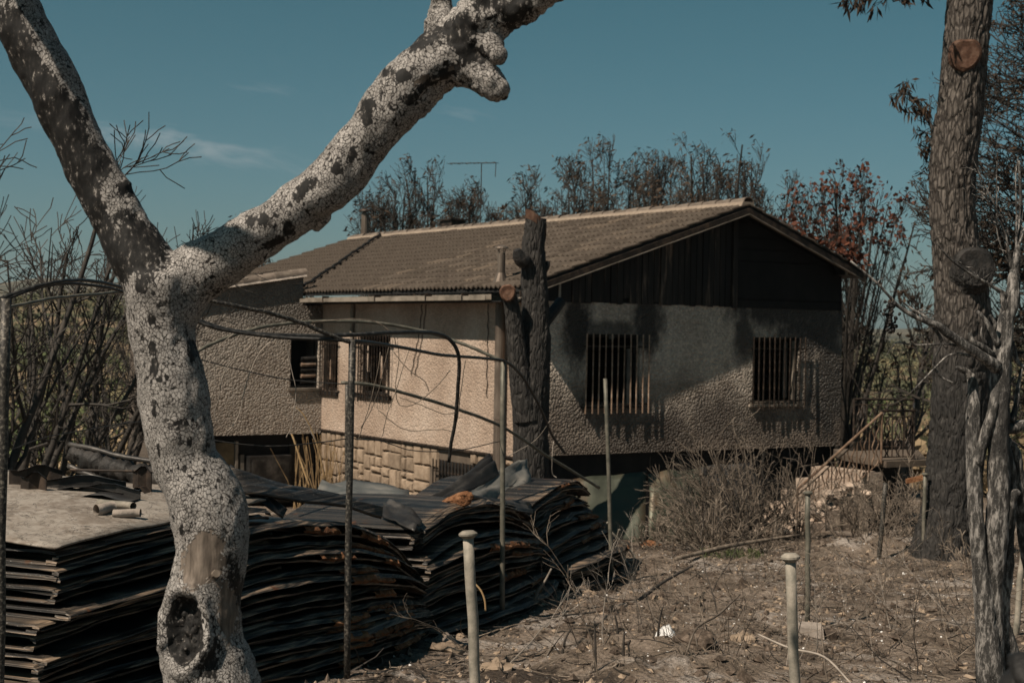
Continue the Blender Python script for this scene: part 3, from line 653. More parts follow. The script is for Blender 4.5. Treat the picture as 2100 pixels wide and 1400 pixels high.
def frame(name, mp, w, d, mat, fw=0.055, parent=None):
    g = Geo(); a, b, c, e = w
    for (u0, u1, z0, z1) in ((a + .002, a + fw, c + .002, e - .002), (b - fw, b - .002, c + .002, e - .002), (a + fw, b - fw, c + .002, c + fw), (a + fw, b - fw, e - fw, e - .002)):
        p, q = mp(u0, d, z0), mp(u1, d + 0.06, z1)
        g.box(min(p[0], q[0]), max(p[0], q[0]), min(p[1], q[1]), max(p[1], q[1]), p[2] + ZB, q[2] + ZB)
    return g.build(name, mat, parent or house)
mpg = lambda u, d, z: (u, d, z); mpl = lambda u, d, z: (d, u, z)
f1 = frame('window_frame', mpg, W1, 0.10, M['char'])
f2 = frame('window_frame', mpg, W2, 0.10, M['char'])
g = Geo(); hb(g, 6.02, 6.07, 0.035, 0.09, -1.25, -0.12); hb(g, 5.0, 6.02, 0.02, 0.09, -1.285, -1.245); g.build('sash', M['gutter'], f2)
g = Geo(); hb(g, 5.86, 5.95, 0.14, 0.15, -1.2, -0.14); g.build('sash', M['grey_sheet'], f2)
g = Geo(); hb(g, 2.1, 2.16, 0.05, 0.09, -1.27, -0.3); hb(g, 1.7, 1.8, 0.05, 0.09, -0.13, -0.06); g.build('sash', M['grey_sheet'], f1)
gl = lambda u, o_, z: (u, -o_, z)
grille(house, gl, 1.13, 2.48, -0.04, -1.43, 11, 0.05, M['rust'])
grille(house, gl, 4.93, 6.22, -0.05, -1.40, 11, 0.05, M['iron'])
for (a, b, z) in ((1.08, 2.40, -1.30), (4.88, 6.2, -1.31)):
    g = Geo(); hb(g, a, b, -0.05, 0.05, z - 0.045, z - 0.002); g.build('window_sill', M['soot_metal'] if a < 3 else M['gutter'], house)
# long-wall windows
f3 = frame('window_frame', mpl, LW1, 0.08, M['char']); f4 = frame('window_frame', mpl, LW2, 0.08, M['char'])
ll = lambda u, o_, z: (-o_, u, z)
grille(house, ll, 7.28, 8.02, -0.13, -1.45, 8, 0.06, M['iron'])
grille(house, ll, 4.92, 6.48, -0.12, -1.50, 14, 0.06, M['iron'])
for fr, (a, b, c, d), k in ((f3, LW1, 4), (f4, LW2, 13)):
    for i in range(k):
        u = random.uniform(a + 0.08, b - 0.1); z0 = random.uniform(c + 0.02, c + 0.5); z1 = z0 + random.uniform(0.15, 0.5); w = random.uniform(0.03, 0.10); dd = 0.02 + 0.004 * i
        g = Geo(); g.hexa([(dd, u, z0 + ZB), (dd, u + w, z0 + ZB), (dd + .02, u + w, z0 + ZB), (dd + .02, u, z0 + ZB), (dd, u + .03, z1 + ZB), (dd, u + w * 0.7, min(z1 + .05, d - .03) + ZB), (dd + .02, u + w * 0.7, min(z1 + .05, d - .03) + ZB), (dd + .02, u + .03, z1 + ZB)])
        g.build('blind_scrap', random.choice([M['rubble'], M['rust'], M['char'], M['iron']]), fr)
for (a, b, c) in ((7.3, 8.07, -1.36), (4.95, 6.43, -1.34)):
    g = Geo(); hb(g, -0.055, 0.03, a, b, c - 0.09, c - 0.002); g.build('window_sill', M['black'], house)
# cables hanging on the wall, downpipe
g = Geo(); g.tube([(-0.05, 6.6, 0.5 + ZB), (-0.05, 6.62, -0.1 + ZB), (-0.05, 6.6, -0.55 + ZB)], 0.045, 8); g.build('downpipe', M['gutter'], house)
for i, t in enumerate((3.75, 3.6, 1.35)):
    g = Geo(); zz = np.linspace(0.45, -0.9 if i < 2 else -1.2, 26)
    g.tube([(-0.012 - 0.006 * random.random(), t + 0.014 * math.sin(k * 1.4) + (0.5 * (0.45 - z) ** 1.5 * 0.5 if i < 2 else 0) + random.uniform(-.012, .012), z + ZB) for k, z in enumerate(zz)], 0.009, 4); g.build('wall_cable', M['iron'], house)
# stone plinth of the long wall
g = Geo(); hb(g, 0.035, 0.28, 0.02, 8.09, -4.7, -2.185)
plinth = g.build('stone_plinth', M['mortar'], house)
g = Geo(); hb(g, -0.05, 0.02, 0.0, 8.09, -2.215, -2.183); g.build('plinth_ledge_shadow', M['iron'], house)  # dark strip coloured in as the shadow line below the render
VENT = (1.45, 3.05, -2.96, -2.44)
def cut(a, b, c, d, depth=0):
    w, h = b - a, d - c
    if (w < 0.42 and h < 0.36) or depth > 7: return [(a, b, c, d)]
    if w * random.uniform(0.7, 1.3) > h * 1.15 and w > 0.34:
        m_ = a + w * random.uniform(0.32, 0.68); return cut(a, m_, c, d, depth + 1) + cut(m_, b, c, d, depth + 1)
    if h > 0.3: m_ = c + h * random.uniform(0.35, 0.65); return cut(a, b, c, m_, depth + 1) + cut(a, b, m_, d, depth + 1)
    return [(a, b, c, d)]
for a, b, c, d in cut(0.02, 8.08, -3.95, -2.222):
    a, b, c, d = a + 0.011, b - 0.011, c + 0.011, d - 0.011
    if b > VENT[0] and a < VENT[1] and d > VENT[2] and c < VENT[3]: continue
    o1 = random.uniform(0.0, 0.03); J = lambda: random.uniform(-.014, .014); bv = 0.024
    g = Geo(); ring0 = [(0.034, a + J(), c + J() + ZB), (0.034, b + J(), c + J() + ZB), (0.034, b + J(), d + J() + ZB), (0.034, a + J(), d + J() + ZB)]
    cy, cz = (a + b) / 2, (c + d) / 2 + ZB
    ring1 = [(-o1, y + bv * (1 if y < cy else -1), zz + bv * (1 if zz < cz else -1)) for _, y, zz in ring0]
    ctr = (-o1 - random.uniform(0.004, 0.022), cy + J(), cz + J())
    g.add(ring0 + ring1 + [ctr], [(i, (i + 1) % 4, 4 + (i + 1) % 4, 4 + i) for i in range(4)], [(4 + i, 4 + (i + 1) % 4, 8) for i in range(4)])
    g.build('stone', M['stone'], plinth)
g = Geo(); hb(g, 0.02, 0.034, VENT[0] + 0.35, VENT[1], VENT[2], VENT[3]); g.build('vent_shade_plate', M['black'], house)  # black plate stands in for the darkness of the vent hole
grille(house, ll, 1.4, 3.1, -2.42, -3.05, 15, 0.055, M['iron'])
# flue pipe up the long wall, through the eave
def rodmesh(pts, rad, k=14):
    g = Geo(); g.tube(pts, rad, k); return g
fl = rodmesh([(-0.13, 0.75, -3.7 + ZB), (-0.13, 0.75, 0.46 + ZB)], 0.088).build('flue_pipe', M['flue'], house, smooth=False)
g = Geo()
for zc in (-2.6, -1.55, -0.55, 0.3): g.tube([(-0.13, 0.75, zc + ZB), (-0.13, 0.75, zc + 0.04 + ZB)], 0.094, 14)
g.build('collar', M['flue'], fl)
g = Geo(); g.tube([(-0.13, 0.75, 0.82 + ZB), (-0.13, 0.75, 1.32 + ZB)], 0.068, 14); g.tube([(-0.13, 0.75, 0.8 + ZB), (-0.13, 0.75, 0.98 + ZB)], [0.15, 0.07], 14); g.build('flue_outlet', M['flue'], fl)
g = Geo(); g.tube([(-0.13, 0.75, 1.40 + ZB), (-0.13, 0.75, 1.43 + ZB), (-0.13, 0.75, 1.46 + ZB)], [0.12, 0.11, 0.02], 14)
for q in range(4): g.tube([(-0.13 + 0.06 * math.cos(q * 1.57), 0.75 + 0.06 * math.sin(q * 1.57), 1.3 + ZB), (-0.13 + 0.08 * math.cos(q * 1.57), 0.75 + 0.08 * math.sin(q * 1.57), 1.42 + ZB)], 0.008, 5)
g.build('flue_cap', M['flue'], fl)
# flue at the far end of the ridge, roof vent
ch = rodmesh([(4.62, 15.3, 2.2 + ZB), (4.62, 15.3, 3.05 + ZB)], 0.10, 12).build('chimney_flue', M['flue'], house)
g = Geo(); g.tube([(4.62, 15.3, 3.10 + ZB), (4.62, 15.3, 3.14 + ZB), (4.62, 15.3, 3.19 + ZB)], [0.18, 0.16, 0.03], 12); g.tube([(4.62, 15.3, 3.04 + ZB), (4.62, 15.3, 3.12 + ZB)], 0.05, 8); g.build('flue_cap', M['iron'], ch)
g = Geo(); hb(g, 4.55, 4.95, 10.55, 11.1, 2.3, 2.62); hb(g, 4.5, 5.0, 10.5, 11.15, 2.63, 2.67); g.build('roof_vent', M['iron'], house)
an = rodmesh([(5.4, 10.6, 2.0 + ZB), (5.4, 10.6, 4.05 + ZB)], 0.012, 6).build('aerial', M['iron'], house)
g = Geo(); g.tube([(4.9, 11.3, 4.08 + ZB), (5.6, 10.25, 4.06 + ZB)], 0.012, 5); g.tube([(5.6, 10.25, 4.06 + ZB), (5.6, 10.27, 3.72 + ZB)], 0.01, 5)
for q in range(7):
    s_, t_ = 4.9 + 0.7 * q / 6, 11.3 - 1.05 * q / 6
    g.tube([(s_ - 0.14, t_ - 0.1, 4.07 + ZB), (s_ + 0.14, t_ + 0.1, 4.07 + ZB)], 0.006, 4)
g.build('crossbar', M['iron'], an)

# the wing that sticks out of the long wall
def wing_top(s): return 1.12 + 0.165 * s
WW = (-0.735, -0.085, -1.31, -0.20)
us = [-3.2, WW[0], WW[1], -0.005]
gwi = wall(lambda u, z, d: (u, 8.1 + d, z), us, [-2.28 + ZB, WW[2] + ZB, WW[3] + ZB, 0.44 + ZB], [hole(WW)], 0.24)
gwi.hexa([(-3.2, 8.1, 0.44 + ZB), (-0.47, 8.1, 0.44 + ZB), (-0.47, 8.34, 0.44 + ZB), (-3.2, 8.34, 0.44 + ZB), (-3.2, 8.1, wing_top(-3.2) + ZB), (-0.47, 8.1, wing_top(-0.47) + ZB), (-0.47, 8.34, wing_top(-0.47) + ZB), (-3.2, 8.34, wing_top(-3.2) + ZB)])
wing = gwi.build('wing_wall', M['wing'], house)
g = Geo(); hb(g, -3.2, -2.96, 8.35, 11.1, -4.9, 0.55); g.build('wing_side_wall', M['longwall'], house)
g = Geo(); hb(g, -2.95, -0.01, 8.9, 9.0, -4.6, 0.4); hb(g, -2.95, -0.01, 10.86, 11.1, -4.6, 0.5); hb(g, -2.95, -0.01, 8.36, 8.89, -2.4, -2.29); g.build('wing_interior', M['black'], house)
g = Geo(); g.hexa([(-3.3, 8.3, 0.5 + ZB), (-0.5, 8.3, 1.0 + ZB), (-0.5, 11.2, 1.0 + ZB), (-3.3, 11.2, 0.5 + ZB), (-3.3, 8.3, 0.56 + ZB), (-0.5, 8.3, 1.06 + ZB), (-0.5, 11.2, 1.06 + ZB), (-3.3, 11.2, 0.56 + ZB)]); g.build('wing_roof', M['tile'], house)
cope = Geo()
cope.hexa([(-3.3, 8.02, wing_top(-3.3) + ZB), (-0.42, 8.02, wing_top(-0.42) + ZB), (-0.42, 8.40, wing_top(-0.42) + ZB), (-3.3, 8.40, wing_top(-3.3) + ZB), (-3.3, 8.06, wing_top(-3.3) + 0.05 + ZB), (-0.42, 8.06, wing_top(-0.42) + 0.05 + ZB), (-0.42, 8.36, wing_top(-0.42) + 0.05 + ZB), (-3.3, 8.36, wing_top(-3.3) + 0.05 + ZB)])
cp = cope.build('parapet_coping', M['concrete'], house)
for i in range(8):
    s0 = -3.28 + i * 0.36; g = Geo(); aa = np.linspace(0, math.pi, 9)
    V = [(s0 + e * 0.372, 8.22 - math.cos(q) * (0.18 - 0.012 * e), wing_top(s0 + e * 0.372) + 0.052 + math.sin(q) * (0.13 - 0.012 * e) + ZB) for e in (1, 0) for q in aa]
    g.add(V, [(j, j + 1, 9 + j + 1, 9 + j) for j in range(8)], [(0, j, j + 1) for j in range(1, 8)] + [(9, 9 + j + 1, 9 + j) for j in range(1, 8)]); g.build('coping_tile', M['ridge'], cp)
g = Geo(); hb(g, -0.80, -0.03, 8.05, 8.2, -1.36, -1.312); g.build('window_sill', M['gutter'], house)
wf = frame('window_frame', lambda u, d, z: (u, 8.1 + d, z), WW, 0.09, M['char'])
for i in range(5):
    zc = -0.70 - i * 0.12; g = Geo(); g.tube([(-0.47, 8.17, zc + ZB), (-0.12, 8.17 + 0.01 * i, zc + 0.02 + ZB)], 0.045, 8); g.build('slat', M['rust'] if i % 2 else M['char'], wf)
# cellar front under the wing
g = Geo(); hb(g, -3.2, -0.005, 8.3, 8.42, -4.9, -2.285); cel = g.build('cellar_shade_wall', M['black'], house)  # black wall stands in for the darkness of the openings here
g = Geo(); hb(g, -2.62, -1.92, 8.22, 8.28, -3.5, -2.44); g.build('cellar_panel', M['yellow_panel'], house)
g = Geo(); hb(g, -1.90, -1.84, 8.19, 8.27, -3.6, -2.42); hb(g, -1.78, -1.70, 8.2, 8.28, -3.6, -2.7); g.build('door_post', M['gutter'], house)
g = Geo(); hb(g, -1.66, -0.72, 8.0, 8.28, -3.7, -2.72); hb(g, -1.60, -0.78, 7.98, 7.999, -3.6, -2.8); g.build('cellar_cupboard', M['soot_metal'], house)
g = Geo(); hb(g, -0.66, -0.1, 8.22, 8.28, -3.7, -2.5); g.build('cellar_door', M['char'], house)
# scorched leaf litter caught on the right-hand eave
g = Geo()
for (s_, n_) in ((6.2, 14), (6.9, 60), (7.2, 90), (6.55, 30), (5.6, 8)):
    c = np.stack([s_ + rng.normal(0, .12, n_), -0.25 + rng.normal(0, .1, n_), np.zeros(n_)], -1)
    c[:, 2] = [roof_z(q) + 0.09 + ZB + 0.12 * abs(random.gauss(0, 1)) * (s_ > 6.6) for q in c[:, 0]]
    g.leaves(c, 0.16, 2.2)
lf = g.build('fallen_leaves', M['rust_leaf']); lf.location = tuple(HB); lf.rotation_euler = (0, 0, HRZ); lf['kind'] = 'stuff'

# landing, steps and wrought-iron railings at the right-hand corner
st = thing('entrance_steps', 'rubble-strewn masonry steps and landing by the right corner of the house', 'steps', HB, HRZ)
def prism(pts, z0, z1):
    n = len(pts); g = Geo(); V = [(a, b, z0 + ZB) for a, b in pts] + [(a, b, z1 + ZB) for a, b in pts]
    return g.add(V, [(i, (i + 1) % n, n + (i + 1) % n, n + i) for i in range(n)], [(n, n + i, n + i + 1) for i in range(1, n - 1)] + [(0, i + 1, i) for i in range(1, n - 1)])
prism([(5.9, -2.52), (6.9, -2.55), (8.6, -0.75), (8.6, -0.02), (7.05, -0.02), (6.25, -1.1)], -2.31, -2.2).build('landing_slab', M['mortar'], st)
prism([(6.3, -2.0), (6.7, -2.0), (8.3, -0.7), (8.3, -0.02), (7.2, -0.02), (6.5, -1.1)], -4.6, -2.315).build('landing_shade_block', M['black'], st)  # solid black block stands in for the dark open space below the slab
g = Geo(); hb(g, 7.1, 8.55, -0.5, -0.4, -2.195, -2.03); g.build('kerb', M['plank'], st)
for i in range(6):
    z1 = -2.2 - (i + 1) * 0.2; g = Geo(); hb(g, 5.9 - (i + 1) * 0.36, 5.895 - i * 0.36, -2.45 - 0.02 * i, -1.0, z1 - 0.7, z1); g.build('step', M['rubble'], st)
def wavy(a, b, amp, axis, n=13, per=2.5):
    a = np.array(a); b = np.array(b); k = np.linspace(0, 1, n)[:, None]; off = amp * np.sin(k[:, 0] * per * 2 * math.pi)
    p = a * (1 - k) + b * k; p[:, axis] += off; return p
def railing(label, p0, p1, h, n, mat, post=True):
    p0 = np.array(p0, float); p1 = np.array(p1, float); up = np.array([0, 0, 1.0])
    r = thing('iron_railing', label, 'railing', HB, HRZ)
    off = np.array([0, 0, ZB])
    for nm, zz, rr in (('handrail', h, 0.024), ('rail', h - 0.11, 0.011), ('rail', 0.06, 0.012)):
        g = Geo(); g.tube([p0 + up * zz + off, p1 + up * zz + off], rr, 8); g.build(nm, mat, r)
    for q in (p0, p1):
        g = Geo(); g.tube([q + off, q + up * (h + 0.01) + off], 0.022, 8); g.build('post', mat, r)
    d = (p1 - p0) / np.linalg.norm(p1 - p0); ax = 0 if abs(d[0]) > abs(d[1]) else 1
    for i in range(1, n):
        q = p0 + (p1 - p0) * i / n; g = Geo()
        if i % 3 == 0: g.tube([q + up * .06 + off, q + up * (h - .11) + off], 0.013, 6)
        else: g.tube(wavy(q + up * .06 + off, q + up * (h - .11) + off, 0.032 * (1 if i % 3 == 1 else -1), ax), 0.014, 5)
        g.build('baluster', mat, r)
    return r
railing('black wrought-iron railing along the back of the landing', (7.3, -0.3, -2.2), (8.5, -0.7, -2.2), 0.98, 14, M['iron'])
railing('short rusty wrought-iron railing on the front edge of the landing', (5.93, -2.36, -2.2), (6.66, -2.44, -2.2), 0.88, 9, M['iron'])
railing('charred side railing closing the right end of the landing', (6.72, -2.36, -2.2), (8.45, -0.75, -2.2), 0.9, 12, M['iron'])
railing('slanting stair railing with brown handrail running down the steps', (5.87, -2.42, -2.25), (3.9, -2.42, -3.52), 0.90, 20, M['brown_iron'])

# ================================================================== posts, hoops and wires
def post(name, label, cat, px_top, py_top, px_b, py_b, d, r, mat, group=None, cap=False, k=12):
    top = P(px_top, py_top, d); bot = P(px_b, py_b, d); dr = (bot - top) / np.linalg.norm(bot - top)
    f = gz(bot[0], bot[1]); bot = top + dr * ((top[2] - f + 0.08) / max(0.2, -dr[2]))
    base = np.array([bot[0], bot[1], f])
    t = thing(name, label, cat, base, 0, group)
    g = Geo(); kk = np.linspace(0, 1, 7)[:, None]; pts = top * (1 - kk) + bot * kk
    pts[1:-1] += rng.normal(0, r * 0.12, (5, 3)); g.tube(pts, r, k); g.build('shaft', mat, t, True)
    if cap:
        up = -dr; g = Geo(); g.tube([top + up * -0.012, top + up * 0.003, top + up * 0.012, top + up * 0.024], np.array([1.02, 1.75, 1.75, 1.1]) * r, 16); g.build('cap', mat, t)
    return t
post('hoop_post', 'tall sooty post at the left edge of the photo', 'post', 12, 612, -6, 1500, 7.6, 0.026, M['sooty_post'])
post('hoop_post', 'tall black dusty post in front of the sheet stack, beside the pale tree', 'post', 722, 695, 712, 1394, 10.2, 0.0215, M['sooty_post'])
post('hoop_post', 'tall grey-green post in front of the house corner flue', 'post', 1032, 742, 1030, 1276, 13.5, 0.0225, M['green_post'])
post('hoop_post', 'leaning grey-green post in front of the barred left gable window', 'post', 1241, 776, 1255, 1190, 17.4, 0.0225, M['green_post'])
post('hoop_post', 'thin dark post behind the black dusty post, by the stone plinth', 'post', 712, 786, 711, 1060, 20.5, 0.028, M['sooty_post'])
post('vine_stake', 'thick dusty stake with flat cap in front of the black sheets', 'stake', 960, 1098, 977, 1450, 7.5, 0.0262, M['dusty_post'], None, True)
post('vine_stake', 'thick dusty stake with flat cap, nearest on the bare ground at right', 'stake', 1621, 1146, 1633, 1450, 6.4, 0.0225, M['dusty_post'], None, True)
post('vine_stake', 'slim capped stake standing in a concrete block', 'stake', 1657, 1012, 1656, 1285, 13.6, 0.0235, M['green_post'], None, True)
post('vine_stake', 'slim capped stake in front of the big pine trunk', 'stake', 1897, 973, 1893, 1152, 20.8, 0.026, M['green_post'], None, True)
post('vine_stake', 'leaning stake at the right edge behind the burnt vine', 'stake', 2104, 1060, 2082, 1312, 12.9, 0.026, M['dusty_post'])
post('vine_stake', 'crooked dark stake leaning below the landing', 'stake', 1816, 990, 1802, 1150, 21.0, 0.032, M['sooty_post'])
b = onground(1664, 1305); t = thing('concrete_footing', 'broken concrete block around the foot of a slim capped stake', 'block', b)
g = Geo(); q = b
g.hexa([q + v for v in ([-.12, -.11, -.1], [.10, -.12, -.1], [.12, .12, -.1], [-.13, .12, -.1], [-.10, -.10, .115], [.075, -.11, .10], [.10, .10, .12], [-.11, .11, .13])]); g.build('block', M['concrete'], t)
g = Geo(); g.hexa([q + v for v in ([.11, -.13, -.1], [.21, -.10, -.1], [.20, .08, -.1], [.11, .10, -.1], [.11, -.12, .05], [.19, -.09, .09], [.19, .06, .09], [.11, .09, .07])]); g.build('broken_piece', M['rubbish'], t)

def hose(name, label, cat, pts, mat, r_px, n=40, k=8, group=None):
    w, r = chain([(a, b, c, r_px) for a, b, c in pts], n)
    w += np.cumsum(rng.normal(0, 0.0012, w.shape), 0)
    g = Geo(); g.tube(w, r.mean(), k); off = w[0]
    o = g.build(name, mat, None, True, off); return tag(o, label, cat, group)
hose('hoop_bar', 'upper of two black arched bars at left, over the scrub', 'hoop', [(-30, 622, 7.6), (60, 591, 7.8), (130, 577, 8), (200, 578, 8.4), (262, 592, 8.9), (330, 610, 9.4)], M['cable'], 3.6)
hose('hoop_bar', 'lower of two black arched bars at left, over the scrub', 'hoop', [(-30, 632, 7.6), (60, 599, 7.8), (130, 585, 8.1), (200, 590, 8.5), (262, 606, 9.0), (330, 622, 9.5)], M['cable'], 3.2)
hose('hoop_bar', 'straight grey tube from the left post to the pale tree', 'hoop', [(-30, 640, 7.7), (60, 622, 8.2), (140, 610, 8.8), (250, 601, 9.6), (330, 600, 10)], M['green_post'], 3.4)
hose('hoop_bar', 'thick dusty bar sloping down from the pale tree to the black post', 'hoop', [(380, 606, 9.5), (450, 620, 9.6), (540, 640, 9.8), (620, 664, 10), (668, 684, 10.1), (722, 704, 10.2)], M['sooty_post'], 4.4)
hose('hoop_hose', 'black hose bending down in a hook before the sunlit wall', 'hose', [(385, 648, 10), (440, 668, 10.1), (520, 683, 10.2), (620, 687, 10.4), (720, 686, 10.6), (820, 681, 11), (890, 683, 11.4), (925, 697, 11.6), (942, 735, 11.7), (940, 800, 11.8), (932, 870, 11.9), (922, 948, 12)], M['cable'], 4.2, 70)
hose('hoop_hose', 'black hose running from the black post to the burnt stump', 'hose', [(385, 652, 10.0), (450, 676, 10.05), (560, 692, 10.1), (720, 700, 10.2), (800, 711, 11), (900, 730, 12.2), (1000, 739, 13.2), (1035, 745, 13.5), (1065, 768, 13.9), (1092, 810, 14.3), (1110, 850, 14.6), (1130, 895, 15), (1155, 930, 15.3)], M['cable'], 3.2, 70)
hose('hoop_bar', 'pale arched tube rising behind the hoses to the corner post', 'hoop', [(385, 732, 12), (430, 708, 12.2), (490, 684, 12.4), (560, 668, 12.7), (650, 661, 13), (760, 663, 13.3), (860, 680, 13.5), (940, 705, 13.5), (1030, 744, 13.5)], M['green_post'], 3.6, 50)
hose('hoop_bar', 'long dark bar sagging past the corner post with its end hanging free', 'hoop', [(700, 784, 14.5), (760, 788, 14.6), (850, 810, 14.9), (940, 838, 15.3), (1030, 874, 15.8), (1120, 932, 16.4), (1190, 976, 16.8), (1228, 1000, 17)], M['green_post'], 3.4, 40)
hose('fence_wire', 'dark wire sloping across the shaded wing wall', 'wire', [(390, 732, 14), (500, 758, 14.2), (600, 777, 14.4), (705, 785, 14.5)], M['cable'], 1.3, 24, 5)
hose('fence_wire', 'dark wire from the left post to the pale tree', 'wire', [(-20, 940, 7.7), (20, 922, 7.7), (90, 897, 8.0), (160, 884, 8.4), (230, 871, 8.8), (320, 858, 9.4)], M['cable'], 1.2, 24, 5)
hose('fence_wire', 'slack wire strung between the black post and the corner post', 'wire', [(430, 902, 9.8), (520, 914, 9.9), (590, 914, 10), (660, 907, 10.1), (718, 898, 10.2), (740, 900, 10.3), (786, 903, 10.8), (850, 921, 11.6), (940, 920, 12.6), (1030, 900, 13.5)], M['cable'], 1.2, 60, 5)
hose('fence_wire', 'thin wire hanging from the free end of the long bar to the stump foot', 'wire', [(1128, 862, 16), (1100, 900, 16.2), (1060, 925, 16.4), (1040, 935, 16.5)], M['pale_twig'], 1.0, 24, 4)
hose('fence_wire', 'bent pale wire dangling before the black foundation', 'wire', [(1135, 905, 16.3), (1133, 940, 16.3), (1134, 970, 16.4), (1142, 980, 16.4)], M['pale_twig'], 1.0, 24, 4)
cur = [[(480, 684), (455, 712), (430, 750), (414, 790)], [(518, 690), (512, 712), (478, 740), (458, 775), (450, 820), (442, 850), (448, 865)], [(565, 694), (535, 720), (515, 760), (503, 800), (490, 850), (470, 882), (462, 880)],
       [(582, 692), (592, 730), (600, 765), (608, 800), (605, 840), (597, 880), (590, 898)], [(606, 836), (625, 855), (640, 885), (650, 905)], [(815, 700), (818, 740), (810, 790), (818, 830), (850, 830), (890, 800), (925, 760)],
       [(800, 700), (770, 820), (740, 880)], [(842, 710), (815, 790), (795, 850), (785, 893)], [(955, 738), (948, 800), (940, 860), (930, 900)], [(780, 722), (760, 820), (735, 900)], [(806, 720), (840, 760), (870, 780), (880, 800)], [(640, 660), (700, 654), (760, 656), (800, 680), (815, 715)],
       [(820, 815), (860, 830), (910, 850), (935, 848)], [(775, 840), (830, 880), (900, 880), (930, 885)]]
TLAB = ['pale tendril close to the pale tree trunk', 'pale tendril curving beside the tree trunk, second from the left', 'pale tendril sweeping left across the shaded wing wall', 'pale tendril hanging in front of the wing window', 'pale tendril arching off the end of another at the wing corner', 'thin loop of tendril before the sunlit wall, ending at the hooked hose',
        'long straight tendril slanting over the sunlit wall beside the grille', 'long tendril falling from the hose to the plinth, middle of the sunlit wall', 'tendril running down beside the hooked hose', 'tendril falling in front of the long-wall grille', 'short tendril curving right on the sunlit wall', 'thread-like tendril arching over the pale hoop tube', 'faint level tendril left of the hooked hose foot', 'faint low tendril above the plinth ledge']
for i, c in enumerate(cur):
    hose('dry_tendril', TLAB[i], 'tendril', [(a, b, 10.3 if i < 5 else 12.2) for a, b in c], M['pale_twig'] if i < 5 else M['twig_grey'], 1.0 if i < 5 else 0.9, 36, 4, 'dry tendrils hanging from the hoops')

